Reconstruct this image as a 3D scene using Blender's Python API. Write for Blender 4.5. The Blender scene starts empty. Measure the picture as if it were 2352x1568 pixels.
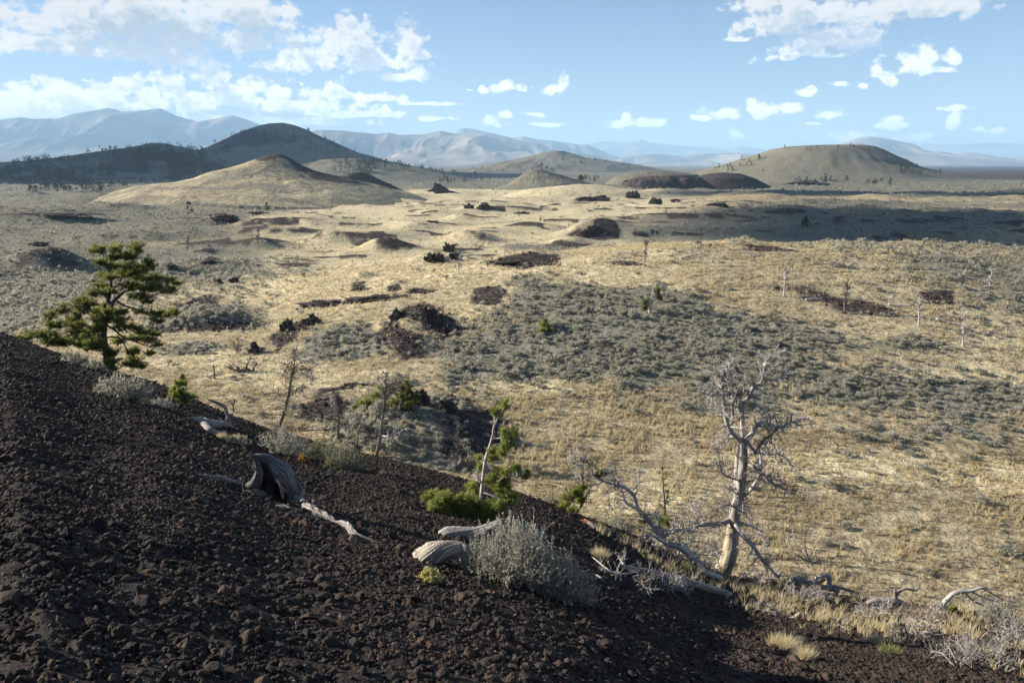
import bpy, math, random
import numpy as np
from mathutils import Vector

C = bpy.context.scene.collection
SC = bpy.context.scene
PI = math.pi

# ------------------------------------------------------------------ camera
# picture measurements below are in units of a 2352 x 1568 picture
FPX = 1829.0
CU, CV = 1176.0, 784.0
PITCH = math.radians(12.57)
EYE = np.array([0.0, 0.0, 24.0])
cam_d = bpy.data.cameras.new('camera')
cam_d.sensor_width = 36.0
cam_d.lens = 36.0 * FPX / 2352.0
cam_d.clip_start = 0.05
cam_d.clip_end = 90000.0
cam = bpy.data.objects.new('camera', cam_d)
C.objects.link(cam)
cam.location = EYE
cam.rotation_euler = (PI / 2 - PITCH, 0, 0)
SC.camera = cam

# ------------------------------------------------------------------ light
SUN_EL = math.radians(21.5)
SUN_AZ = math.radians(-77.0)            # from straight ahead (+Y), negative = to the left
SUNDIR = Vector((math.sin(SUN_AZ) * math.cos(SUN_EL), math.cos(SUN_AZ) * math.cos(SUN_EL), math.sin(SUN_EL)))
sun_d = bpy.data.lights.new('sun', 'SUN')
sun_d.energy = 5.0
sun_d.angle = math.radians(0.53)
sun_d.color = (1.0, 0.91, 0.78)
sun = bpy.data.objects.new('sun', sun_d)
C.objects.link(sun)
sun.rotation_euler = SUNDIR.to_track_quat('Z', 'Y').to_euler()
sun.location = (-200, 60, 150)

SC.view_settings.view_transform = 'Standard'
SC.view_settings.look = 'None'
SC.view_settings.gamma = 1.0
SC.view_settings.exposure = 1.33
SC.cycles.max_bounces = 6
SC.cycles.diffuse_bounces = 2
SC.cycles.transparent_max_bounces = 6
SC.cycles.volume_bounces = 1
SC.cycles.use_adaptive_sampling = True
SC.cycles.adaptive_threshold = 0.02

W = bpy.data.worlds.new('World')
SC.world = W
W.use_nodes = True
W.cycles.sampling_method = 'MANUAL'
W.cycles.sample_map_resolution = 512


class NT:
    """small helper for building node trees"""
    def __init__(self, tree):
        self.t = tree
        tree.nodes.clear()

    def n(self, typ, **kw):
        nd = self.t.nodes.new(typ)
        ins = kw.pop('ins', {})
        for k, v in kw.items():
            setattr(nd, k, v)
        for k, v in ins.items():
            s = nd.inputs[k]
            if hasattr(v, 'is_linked') or isinstance(v, bpy.types.NodeSocket):
                self.t.links.new(v, s)
            else:
                s.default_value = v
        return nd

    def link(self, a, b):
        self.t.links.new(a, b)

    def math(self, op, a, b=0.0, c=0.0, clamp=False):
        nd = self.n('ShaderNodeMath', operation=op, use_clamp=clamp)
        for i, v in enumerate((a, b, c)):
            if isinstance(v, bpy.types.NodeSocket):
                self.link(v, nd.inputs[i])
            else:
                nd.inputs[i].default_value = v
        return nd.outputs[0]

    def vmath(self, op, a, b=(0, 0, 0), c=(0, 0, 0), out=0):
        nd = self.n('ShaderNodeVectorMath', operation=op)
        for i, v in enumerate((a, b, c)):
            if isinstance(v, bpy.types.NodeSocket):
                self.link(v, nd.inputs[i])
            else:
                nd.inputs[i].default_value = v
        return nd.outputs[out]

    def mix(self, f, a, b, blend='MIX'):
        nd = self.n('ShaderNodeMix', data_type='RGBA', blend_type=blend)
        for i, v in ((0, f), (6, a), (7, b)):
            if isinstance(v, bpy.types.NodeSocket):
                self.link(v, nd.inputs[i])
            else:
                if i:
                    v = tuple(v) + (1,) if len(v) == 3 else v
                nd.inputs[i].default_value = v
        return nd.outputs[2]

    def rng(self, v, a, b, c=0.0, d=1.0, smooth=True):
        nd = self.n('ShaderNodeMapRange', interpolation_type='SMOOTHSTEP' if smooth else 'LINEAR')
        for i, x in enumerate((v, a, b, c, d)):
            if isinstance(x, bpy.types.NodeSocket):
                self.link(x, nd.inputs[i])
            else:
                nd.inputs[i].default_value = x
        return nd.outputs[0]

    def noise(self, vec, scale, detail=4.0, rough=0.55, out=0, dist=0.0):
        nd = self.n('ShaderNodeTexNoise', ins={'Scale': scale, 'Detail': detail, 'Roughness': rough, 'Distortion': dist})
        if vec is not None:
            self.link(vec, nd.inputs['Vector'])
        return nd.outputs[out]

    def attr(self, name, out=2):
        nd = self.n('ShaderNodeAttribute', attribute_name=name)
        return nd.outputs[out]


# clouds of the sky: position (u, v) and half sizes in the picture, as directions on the sky
CLOUDS = [
    (40, 95, 90, 30), (90, 62, 50, 30), (230, 50, 150, 60), (330, 20, 170, 45), (420, 75, 150, 55), (560, 40, 110, 50),
    (640, 28, 55, 16), (320, 118, 130, 24), (400, 120, 50, 36), (560, 100, 100, 24), (60, 34, 36, 10), (150, 118, 120, 16),
    (690, 128, 60, 40), (620, 155, 48, 12), (800, 105, 75, 50), (830, 148, 130, 22), (940, 100, 40, 36), (960, 125, 36, 18),
    (900, 182, 50, 10), (960, 176, 32, 18),
    (100, 215, 75, 22), (210, 215, 65, 22), (300, 205, 45, 26), (390, 195, 40, 30), (480, 188, 55, 30), (560, 205, 40, 24),
    (650, 215, 50, 26), (760, 215, 40, 22), (250, 240, 260, 22), (520, 235, 140, 24), (700, 245, 150, 20), (860, 228, 90, 12),
    (800, 262, 120, 10), (980, 242, 60, 5), (1000, 275, 45, 6), (600, 280, 200, 12), (60, 262, 120, 16),
    (1165, 204, 36, 12), (1104, 208, 13, 8), (1072, 209, 14, 3), (1258, 206, 30, 15), (1285, 200, 14, 20),
    (1135, 278, 22, 18), (1160, 265, 14, 10), (1225, 262, 32, 7), (1240, 285, 60, 5),
    (1418, 292, 26, 11), (1436, 280, 9, 14), (1490, 285, 50, 10),
    (1610, 272, 34, 8), (1660, 262, 50, 14), (1722, 248, 12, 18), (1760, 255, 45, 16), (1815, 252, 30, 12), (1905, 264, 30, 9), (1870, 283, 20, 4),
    (1800, 10, 110, 22), (1780, 60, 70, 26), (1900, 30, 150, 34), (2050, 10, 140, 22), (1690, 90, 22, 4), (1720, 88, 20, 8),
    (2170, 20, 80, 22), (1840, 110, 50, 22), (1910, 95, 70, 26), (1980, 90, 50, 26), (2010, 75, 22, 18), (1850, 130, 70, 10),
    (2020, 150, 22, 18), (2025, 168, 36, 8), (2110, 145, 38, 28), (2118, 128, 22, 20), (2180, 140, 18, 22), (2150, 165, 45, 8), (2040, 188, 18, 14),
    (1848, 214, 28, 10), (1862, 206, 12, 8), (1925, 196, 22, 6), (1977, 195, 11, 8),
    (2035, 288, 34, 14), (2056, 270, 20, 6), (2190, 288, 13, 20), (2195, 252, 40, 7), (2258, 298, 14, 9), (2300, 297, 24, 8),
    (1960, 315, 40, 10), (2120, 318, 60, 8), (1690, 310, 20, 12),
]


def pdir(u, v):
    X = (np.asarray(u, float) - CU) / FPX
    Y = -(np.asarray(v, float) - CV) / FPX
    return np.stack([X, math.cos(PITCH) + Y * math.sin(PITCH), -math.sin(PITCH) + Y * math.cos(PITCH)], -1)


def sky_uv(u, v):
    d = pdir(u, v)
    h = math.hypot(d[0], d[1])
    return math.atan2(d[0], d[1]), math.atan2(d[2], h)


def cloud_group():
    g = bpy.data.node_groups.new('cloud_density', 'ShaderNodeTree')
    g.interface.new_socket('P', in_out='INPUT', socket_type='NodeSocketVector')
    g.interface.new_socket('D', in_out='OUTPUT', socket_type='NodeSocketFloat')
    T = NT(g)
    gi = T.n('NodeGroupInput')
    g.interface.new_socket('L', in_out='OUTPUT', socket_type='NodeSocketFloat')
    go = T.n('NodeGroupOutput')
    P = gi.outputs[0]
    # warp
    wn = T.n('ShaderNodeTexNoise', noise_dimensions='2D', ins={'Scale': 14.0, 'Detail': 3.0, 'Roughness': 0.5})
    T.link(P, wn.inputs['Vector'])
    Q = T.vmath('ADD', P, T.vmath('MULTIPLY_ADD', wn.outputs[1], (0.022, 0.012, 0), (-0.011, -0.006, 0)))
    best = None
    for (u, v, ru, rv) in CLOUDS:
        az, el = sky_uv(u, v)
        sx, sy = FPX / (ru * 1.18), FPX / (rv * 1.35)
        V = T.vmath('MULTIPLY_ADD', Q, (sx, sy, 0), (-az * sx, -el * sy, 0))
        V2 = T.vmath('MULTIPLY', V, (1, -1.5, 0))
        Mx = T.vmath('MAXIMUM', V, V2)
        L = T.vmath('LENGTH', Mx, out=1)
        if best is None:
            best = L
        else:
            nd = T.n('ShaderNodeMath', operation='SMOOTH_MIN')
            T.link(best, nd.inputs[0])
            T.link(L, nd.inputs[1])
            nd.inputs[2].default_value = 0.25
            best = nd.outputs[0]
    PP = T.vmath('MULTIPLY', P, (1, 1.25, 1))
    n1 = T.n('ShaderNodeTexNoise', noise_dimensions='2D', ins={'Scale': 34.0, 'Detail': 6.0, 'Roughness': 0.56})
    T.link(PP, n1.inputs['Vector'])
    vo = T.n('ShaderNodeTexVoronoi', voronoi_dimensions='2D', feature='SMOOTH_F1', ins={'Scale': 52.0, 'Detail': 2.0, 'Roughness': 0.6, 'Smoothness': 0.6})
    T.link(T.vmath('ADD', PP, T.vmath('MULTIPLY', n1.outputs[1], (.012, .012, 0))), vo.inputs['Vector'])
    a = T.math('SUBTRACT', 1.0, best)
    a = T.math('MULTIPLY_ADD', a, 1.1, 0.16)
    b = T.math('MULTIPLY_ADD', n1.outputs[0], 1.5, -0.75)
    c = T.math('MULTIPLY_ADD', vo.outputs['Distance'], -0.75, 0.30)
    d = T.math('ADD', T.math('ADD', a, b), c)
    T.link(d, go.inputs[0])
    T.link(a, go.inputs[1])
    return g


def build_world():
    T = NT(W.node_tree)
    out = T.n('ShaderNodeOutputWorld')
    sky = T.n('ShaderNodeTexSky', sky_type='NISHITA', sun_disc=False, sun_elevation=SUN_EL, sun_rotation=SUN_AZ,
              altitude=1800.0, air_density=1.0, dust_density=0.7, ozone_density=1.0)
    bg = T.n('ShaderNodeBackground', ins={'Strength': SKY_STRENGTH})
    tc = T.n('ShaderNodeTexCoord')
    D = tc.outputs['Generated']
    s = T.n('ShaderNodeSeparateXYZ')
    T.link(D, s.inputs[0])
    az = T.math('ARCTAN2', s.outputs[0], s.outputs[1])
    el = T.math('ARCSINE', s.outputs[2])
    cmb = T.n('ShaderNodeCombineXYZ')
    T.link(az, cmb.inputs[0])
    T.link(el, cmb.inputs[1])
    P = cmb.outputs[0]
    g = cloud_group()
    A = T.n('ShaderNodeGroup', node_tree=g)
    T.link(P, A.inputs[0])
    dA = A.outputs[0]
    # cloud lying between this point and the sun (up and to the left) dims it
    tot = None
    for k, w_ in ((1.0, .8), (2.4, 1.0), (4.6, 1.1)):
        B = T.n('ShaderNodeGroup', node_tree=g)
        T.link(T.vmath('ADD', P, (-0.0055 * k, 0.0075 * k, 0)), B.inputs[0])
        q = T.math('MULTIPLY', T.rng(B.outputs[0], 0.0, 0.8, smooth=False), w_)
        tot = q if tot is None else T.math('ADD', tot, q)
    cover = T.rng(dA, -0.08, 0.46)
    shade = T.rng(T.math('ADD', tot, T.math('MULTIPLY', T.rng(dA, 0.1, .9), .35)), 0.6, 2.3)
    ccol = T.mix(shade, CLOUD_LIT, CLOUD_SHADE)
    ccol = T.mix(1.0, ccol, T.n('ShaderNodeCombineColor', ins={i: T.rng(el, 0.0, .17, CLOUD_LOW, 1.0) for i in range(3)}).outputs[0], 'MULTIPLY')
    # the sky of the photograph is a deep clean blue on the right and pale on the left
    skyc = T.mix(1.0, sky.outputs[0], SKY_TINT, 'MULTIPLY')
    low = T.rng(el, 0.0, 0.10, 0.85, 1.0)
    T.link(T.mix(T.math('MULTIPLY', cover, low), skyc, ccol), bg.inputs[0])
    bg0 = T.n('ShaderNodeBackground', ins={'Strength': SKY_STRENGTH})
    T.link(skyc, bg0.inputs[0])
    # clouds stand only in the low northern sky; elsewhere the plain sky is used
    part = T.math('MULTIPLY', T.math('MULTIPLY', T.math('LESS_THAN', el, .30), T.math('GREATER_THAN', el, -.02)), T.math('LESS_THAN', T.math('ABSOLUTE', az), .85))
    ms = T.n('ShaderNodeMixShader')
    T.link(part, ms.inputs[0])
    T.link(bg0.outputs[0], ms.inputs[1])
    T.link(bg.outputs[0], ms.inputs[2])
    T.link(ms.outputs[0], out.inputs[0])


SKY_STRENGTH = 0.050
SKY_TINT = (0.93, 0.97, 1.10)
CLOUD_LIT = (7.6, 7.4, 7.1)
CLOUD_SHADE = (3.9, 4.4, 5.0)
CLOUD_LOW = 2.3
build_world()

# ------------------------------------------------------------------ numeric helpers
def _h(ix, iy, seed):
    n = (ix.astype(np.int64) * 374761393 + iy.astype(np.int64) * 668265263 + seed * 974711) & 0xFFFFFFFF
    n = ((n ^ (n >> 13)) * 1274126177) & 0xFFFFFFFF
    n = ((n ^ (n >> 16)) * 2246822519) & 0xFFFFFFFF
    return ((n ^ (n >> 15)) & 0xFFFFFF) / float(0xFFFFFF)


def vnoise(x, y, seed=0):
    x = np.asarray(x, float); y = np.asarray(y, float)
    ix, iy = np.floor(x), np.floor(y)
    fx, fy = x - ix, y - iy
    sx = fx * fx * fx * (fx * (fx * 6 - 15) + 10); sy = fy * fy * fy * (fy * (fy * 6 - 15) + 10)
    a = _h(ix, iy, seed); b = _h(ix + 1, iy, seed); c = _h(ix, iy + 1, seed); d = _h(ix + 1, iy + 1, seed)
    return a + (b - a) * sx + (c - a) * sy + (a - b - c + d) * sx * sy


def fbm(x, y, octv=4, seed=0, gain=0.5):
    x = np.asarray(x, float); y = np.asarray(y, float)
    s = 0; amp = 1.0; tot = 0
    ca, sa = math.cos(0.63), math.sin(0.63)
    for o in range(octv):
        s = s + amp * vnoise(x, y, seed + o * 17); tot += amp
        x, y = (x * ca - y * sa) * 2.03 + 5.3, (x * sa + y * ca) * 2.03 + 1.7
        amp *= gain
    return s / tot


def noise3(p, seed=0):
    """rough 3D noise from three 2D ones; p (n,3), returns 0..1"""
    return (vnoise(p[:, 0] + .37 * p[:, 2], p[:, 1] - .21 * p[:, 2], seed) + vnoise(p[:, 1] + .31 * p[:, 0], p[:, 2] + .1 * p[:, 0], seed + 5)
            + vnoise(p[:, 2] - .27 * p[:, 1], p[:, 0] + .19 * p[:, 1], seed + 9)) / 3


def sstep(a, b, x):
    t = np.clip((x - a) / (b - a), 0, 1)
    return t * t * (3 - 2 * t)


# ------------------------------------------------------------------ mesh helpers
class MB:
    """collects points and faces of one mesh"""
    def __init__(self):
        self.V = []; self.Q = []; self.T = []; self.gr = []; self.tone = []; self.n = 0

    def add(self, V, Q=None, T=None, gr=None, tone=0.5):
        V = np.asarray(V, float).reshape(-1, 3)
        if Q is not None and len(Q): self.Q.append(np.asarray(Q, np.int64).reshape(-1, 4) + self.n)
        if T is not None and len(T): self.T.append(np.asarray(T, np.int64).reshape(-1, 3) + self.n)
        self.V.append(V)
        self.gr.append(V * 1.0 if gr is None else np.asarray(gr, float))
        self.tone.append(np.broadcast_to(np.asarray(tone, float), (len(V),)) * 1.0)
        self.n += len(V)


def mesh_from(name, V, Q, T, smooth, attrs):
    me = bpy.data.meshes.new(name)
    nv = len(V); nq = 0 if Q is None else len(Q); nt = 0 if T is None else len(T)
    me.vertices.add(nv)
    me.vertices.foreach_set('co', np.ascontiguousarray(V, dtype=np.float32).ravel())
    idx = []
    if nq: idx.append(np.asarray(Q).ravel())
    if nt: idx.append(np.asarray(T).ravel())
    idx = np.concatenate(idx).astype(np.int32)
    me.loops.add(len(idx))
    me.loops.foreach_set('vertex_index', idx)
    me.polygons.add(nq + nt)
    st = np.concatenate([np.arange(nq) * 4, nq * 4 + np.arange(nt) * 3]).astype(np.int32)
    me.polygons.foreach_set('loop_start', st)
    if smooth:
        me.polygons.foreach_set('use_smooth', np.ones(nq + nt, bool))
    else:
        me.polygons.foreach_set('use_smooth', np.zeros(nq + nt, bool))
    for k, a in attrs.items():
        a = np.asarray(a, np.float32)
        if a.ndim == 1:
            me.attributes.new(k, 'FLOAT', 'POINT').data.foreach_set('value', a)
        else:
            me.attributes.new(k, 'FLOAT_VECTOR', 'POINT').data.foreach_set('vector', a.ravel())
    me.update(calc_edges=True)
    return me


def obj(name, mb, mat, parent=None, org=(0, 0, 0), smooth=True, loc=None):
    """ONE mesh object; points are given in the world and kept relative to org"""
    V = np.concatenate(mb.V) - np.asarray(org, float)
    Q = np.concatenate(mb.Q) if mb.Q else None
    T = np.concatenate(mb.T) if mb.T else None
    me = mesh_from(name, V, Q, T, smooth, {'gr': np.concatenate(mb.gr), 'tone': np.concatenate(mb.tone)})
    me.materials.append(mat)
    o = bpy.data.objects.new(name, me)
    C.objects.link(o)
    if parent is not None:
        o.parent = parent
    else:
        o.location = org
    return o


def tag(o, label=None, cat=None, group=None, kind=None):
    if label: o['label'] = label
    if cat: o['category'] = cat
    if group: o['group'] = group
    if kind: o['kind'] = kind
    return o


def thing(name, label, cat, org, group=None):
    o = bpy.data.objects.new(name, None)
    o.empty_display_size = 0.3
    C.objects.link(o)
    o.location = org
    return tag(o, label, cat, group)


# ------------------------------------------------------------------ terrain functions
EDGE = [(0, 765, 36), (60, 785, 35), (200, 838, 33), (330, 868, 30), (480, 930, 27), (600, 985, 24), (760, 1030, 22.5), (870, 1052, 21),
        (980, 1080, 20), (1090, 1112, 19), (1200, 1140, 19), (1350, 1190, 19.5), (1500, 1250, 21), (1665, 1322, 22.5), (1850, 1362, 21.5),
        (2000, 1382, 21), (2200, 1398, 20.5), (2352, 1416, 20)]
_ea, _es, _er = [], [], []
for (u, v, r) in EDGE:
    d = pdir(u, v)
    hz = math.hypot(d[0], d[1])
    _ea.append(math.atan2(d[0], d[1])); _es.append(-d[2] / hz - 1.6 / r); _er.append(r)
_ea = np.array(_ea); _es = np.array(_es); _er = np.array(_er)
_g = np.linspace(_ea[0], _ea[-1], 240)
_k = np.exp(-np.linspace(-2.2, 2.2, 23) ** 2); _k /= _k.sum()


def _smooth(v):
    f = np.interp(_g, _ea, v)
    return np.convolve(np.pad(f, 11, mode='reflect', reflect_type='odd'), _k, 'valid')


_es, _er = _smooth(_es), _smooth(_er)
_ea = _g
SA, SB = 0.285, 0.338


def slope_z(x, y):
    """height of the cinder slope (before it dives under the plain)"""
    x = np.asarray(x, float); y = np.asarray(y, float)
    r = np.hypot(x, y) + 1e-6
    th = np.arctan2(x, y)
    sp = (SA * x + SB * y) / r
    inside = sstep(math.radians(50), math.radians(31), np.abs(th))
    s = np.interp(th, _ea, _es) * inside + sp * (1 - inside)
    re = np.interp(th, _ea, _er) * inside + (20 + 14 * sstep(0, -1.2, th)) * (1 - inside)
    s = np.where(s < 0, s / (1 + (r / 90.0) ** 2), s)
    over = np.maximum(r - re, 0)
    z = EYE[2] - 1.6 - s * r - (0.75 - np.minimum(s, 0.6)) * (over * over / (over + 2.5)) * (s > -0.05)
    z = z + 0.16 * (fbm(x * .35, y * .35, 3, 3) - .5) * sstep(1, 5, r) + .05 * (fbm(x * 1.6, y * 1.6, 2, 8) - .5)
    return z


MOUNDS = []        # x, y, rx, ry, h, power


def plain_z(x, y):
    x = np.asarray(x, float); y = np.asarray(y, float)
    r = np.hypot(x, y)
    z = np.zeros_like(r)
    for (mx, my, rx, ry, h, pw) in MOUNDS:
        q = ((x - mx) / rx) ** 2 + ((y - my) / ry) ** 2
        z = z + h * np.exp(-q ** pw)
    far = sstep(90, 200, r)
    amp = far * (1 - .55 * sstep(500, 1500, r)) * sstep(900, 500, np.abs(x + 80) + 300 * sstep(900, 1500, r))
    lump = fbm(x / 44., y / 15., 3, 41)
    z = z + amp * 9.0 * np.maximum(lump - .47, 0)
    z = z + .5 * (fbm(x / 9., y / 9., 3, 21) - .5) * sstep(20, 60, r) + 3.0 * sstep(120, 500, r) * (fbm(x / 120., y / 120., 2, 77) - .5)
    return z


def ground_z(x, y):
    return np.maximum(slope_z(x, y), plain_z(x, y))


_rr = np.concatenate([np.arange(1.0, 60, .03), 60 * np.exp(np.arange(0, 6.2, .0015))])


def place(u, v, which=None):
    """the point of the ground seen at picture position (u, v)"""
    d = pdir(u, v)
    hz = math.hypot(d[0], d[1])
    k = _rr / hz
    x, y, z = d[0] * k, d[1] * k, EYE[2] + d[2] * k
    g = plain_z(x, y) if which == 'plain' else slope_z(x, y) if which == 'slope' else ground_z(x, y)
    hit = np.nonzero(z <= g)[0]
    i = hit[0] if len(hit) else len(_rr) - 1
    if which == 'slope' and math.hypot(x[i], y[i]) > 42:      # just past the brow of the slope: take the brow below it
        return place(u, v + 3, which)
    return np.array([x[i], y[i], g[i]])


def at(u, v, Y):
    """point on the upright plane y = Y seen at (u, v)"""
    d = pdir(u, v)
    k = Y / d[..., 1]
    return np.stack([d[..., 0] * k, d[..., 1] * k, EYE[2] + d[..., 2] * k], -1)


def mpp(P):
    """metres per picture unit at point P"""
    q = P - EYE
    return (q[1] * math.cos(PITCH) - q[2] * math.sin(PITCH)) / FPX


def mound(u, v, w, h, depth=1.0, pw=1.0):
    """u, v: middle of the foot line; w: full width, h: height in picture units"""
    p = place(u, v, 'plain')
    s = mpp(p)
    rx = w * s * .5 / 1.35; ry = max(rx * depth, 1.5)
    MOUNDS.append((p[0] * (1 + ry / p[1]), p[1] + ry * 1.2, rx, ry, h * s * 1.0, pw))


# the large sage covered swell, then smaller knolls from near to far
MOUNDS.append((30.0, 128.0, 64.0, 42.0, 10.5, 1.0))
MOUNDS.append((88.0, 112.0, 46.0, 34.0, 4.5, 1.0))
mound(950, 1050, 430, 62, .9, 1.2)
mound(465, 762, 280, 34, .7, 1.3)
mound(960, 765, 170, 34, .8, 1.3)
mound(925, 825, 190, 26, 1., 1.2)
mound(80, 618, 230, 40, .6, 1.5)
mound(500, 515, 100, 24, .6, 1.4)
for m in [(880, 582, 150, 30), (1080, 560, 170, 26), (1350, 548, 200, 26), (990, 608, 150, 22), (1190, 612, 240, 24), (1480, 540, 90, 10),
          (470, 582, 90, 12), (480, 606, 50, 10), (390, 622, 50, 12), (715, 520, 50, 8), (750, 545, 80, 8), (785, 585, 60, 7), (950, 527, 130, 10),
          (1310, 560, 130, 14), (1390, 605, 120, 8), (830, 640, 60, 12), (905, 655, 50, 10), (700, 690, 120, 8), (600, 560, 70, 8), (650, 600, 90, 8),
          (1060, 503, 70, 8), (1700, 560, 110, 8), (1900, 575, 90, 8), (1820, 610, 160, 8), (2050, 590, 100, 8), (1560, 590, 140, 10), (580, 640, 90, 10)]:
    mound(m[0], m[1], m[2] * 1.1, m[3] * 1.05, .6, 1.2)


# ------------------------------------------------------------------ ground cover patches (outlined on the ground)
def poly(pts):
    return np.array([place(u, v, 'plain')[:2] for u, v in pts])


SAGE_P = [
    [(1085, 700), (1110, 655), (1200, 640), (1330, 632), (1470, 645), (1600, 690), (1750, 732), (1900, 772), (2050, 800), (2140, 818), (2010, 845), (2080, 868), (2250, 890), (2420, 910), (2420, 1000), (2200, 1000), (2100, 985), (1960, 965), (1820, 935), (1620, 905), (1450, 885), (1330, 855), (1130, 850), (1000, 830), (985, 790), (1060, 765)],
    [(-60, 625), (30, 645), (110, 690), (200, 705), (170, 745), (60, 765), (-60, 765)],
    [(330, 762), (390, 722), (520, 700), (620, 722), (650, 745), (480, 764), (360, 772)],
    [(680, 795), (740, 750), (850, 745), (890, 765), (880, 815), (700, 818)],
    [(750, 975), (850, 900), (930, 870), (1000, 925), (1010, 960), (1010, 1075), (880, 1075), (760, 1045)],
    [(350, 805), (420, 785), (530, 795), (490, 815), (380, 815)],
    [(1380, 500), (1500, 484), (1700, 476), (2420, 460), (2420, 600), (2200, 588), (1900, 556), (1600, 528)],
    [(-60, 520), (150, 505), (330, 520), (420, 560), (330, 600), (150, 620), (-60, 600)],
    [(-60, 470), (300, 480), (480, 490), (330, 505), (-60, 500)],
    [(900, 940), (1000, 900), (1130, 950), (1190, 1020), (1120, 1080), (960, 1080)],
]
CIND_P = [
    [(1083, 690), (1090, 662), (1150, 655), (1168, 676), (1140, 702), (1095, 700)],
    [(880, 735), (930, 703), (1000, 700), (1055, 762), (1020, 778), (965, 750), (900, 742)],
    [(815, 775), (880, 752), (940, 757), (985, 795), (970, 828), (920, 825), (880, 795)],
    [(985, 905), (1100, 918), (1140, 962), (1180, 1005), (1220, 1045), (1030, 1065), (1005, 1000)],
    [(672, 935), (760, 902), (805, 922), (745, 965), (690, 968)],
    [(815, 552), (880, 545), (950, 565), (930, 582), (880, 580)],
    [(1010, 533), (1090, 530), (1165, 558), (1090, 560)],
    [(915, 600), (1000, 585), (1055, 598), (1000, 608)],
    [(1000, 573), (1050, 562), (1110, 575), (1050, 580)],
    [(1090, 605), (1180, 588), (1290, 583), (1290, 610), (1200, 620)],
    [(1300, 532), (1380, 522), (1430, 545), (1340, 550)],
    [(1240, 560), (1300, 552), (1370, 562), (1300, 566)],
    [(1700, 645), (1830, 668), (2010, 690), (2090, 735), (1950, 722), (1850, 692)],
    [(2110, 672), (2190, 668), (2200, 700), (2130, 700)],
    [(415, 700), (470, 680), (525, 685), (500, 708), (430, 708)],
    [(345, 755), (450, 742), (600, 738), (600, 752), (460, 764), (350, 768)],
    [(0, 608), (90, 578), (150, 570), (185, 602), (90, 614), (-40, 625)],
    [(620, 775), (690, 735), (740, 735), (690, 765), (640, 812)],
    [(440, 512), (500, 490), (545, 496), (560, 512), (500, 518)],
    [(1440, 537), (1500, 530), (1530, 540), (1480, 545)],
    [(690, 700), (760, 695), (940, 676), (940, 684), (760, 706), (690, 712)],
    [(800, 655), (835, 645), (850, 665), (815, 672)], [(885, 660), (915, 650), (925, 668), (895, 670)],
    [(1390, 603), (1450, 598), (1500, 612), (1440, 612)],
    [(1700, 560), (1850, 575), (1860, 582), (1700, 575)],
    [(700, 920), (740, 890), (870, 872), (880, 878), (760, 900)],
    [(440, 582), (470, 572), (510, 575), (490, 584)], [(455, 608), (485, 600), (505, 606), (480, 612)],
]
GOLD_P = [
    [(1580, 1050), (1800, 1040), (2100, 1058), (2420, 1070), (2420, 1140), (2100, 1110), (1800, 1105)],
    [(1100, 850), (1300, 870), (1300, 905), (1080, 880)],
    [(2010, 845), (2200, 830), (2420, 850), (2420, 905), (2250, 885), (2080, 865)],
    [(350, 830), (500, 800), (800, 830), (900, 860), (700, 900), (500, 880)],
    [(300, 620), (500, 560), (700, 480), (1000, 430), (1500, 440), (1560, 480), (1350, 500), (1600, 540), (1900, 580), (2300, 640), (2352, 670), (1900, 640), (1500, 620), (1200, 625), (1050, 650), (800, 690), (450, 730), (400, 690)],
    [(1300, 1130), (1560, 1080), (1700, 1120), (1500, 1200), (1350, 1180)],
]
SAGE_P = [poly(p) for p in SAGE_P]; CIND_P = [poly(p) for p in CIND_P]; GOLD_P = [poly(p) for p in GOLD_P]


def poly_mask(x, y, P, soft):
    """soft inside-ness of points in a polygon with a ragged border"""
    out = np.zeros(x.shape)
    lo = P.min(0); hi = P.max(0)
    size = min(hi - lo)
    pad = soft * size
    sel = (x > lo[0] - pad) & (x < hi[0] + pad) & (y > lo[1] - pad) & (y < hi[1] + pad)
    if not sel.any():
        return out
    px, py = x[sel], y[sel]
    w = size * .22
    px = px + (fbm(px / size * 4, py / size * 4, 4, 5) - .5) * 2 * w
    py = py + (fbm(px / size * 4 + 9, py / size * 4, 4, 15) - .5) * 2 * w
    ins = np.zeros(px.shape, bool); dist = np.full(px.shape, 1e9)
    n = len(P)
    for i in range(n):
        a, b = P[i], P[(i + 1) % n]
        cond = (a[1] > py) != (b[1] > py)
        t = (py - a[1]) / ((b[1] - a[1]) if abs(b[1] - a[1]) > 1e-9 else 1e-9)
        ins ^= cond & (px < a[0] + t * (b[0] - a[0]))
        e = b - a; L2 = (e ** 2).sum() + 1e-9
        k = np.clip(((px - a[0]) * e[0] + (py - a[1]) * e[1]) / L2, 0, 1)
        dist = np.minimum(dist, np.hypot(px - a[0] - k * e[0], py - a[1] - k * e[1]))
    sd = np.where(ins, dist, -dist)
    out[sel] = sstep(-soft * size * .5, soft * size * .5, sd)
    return out


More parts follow.
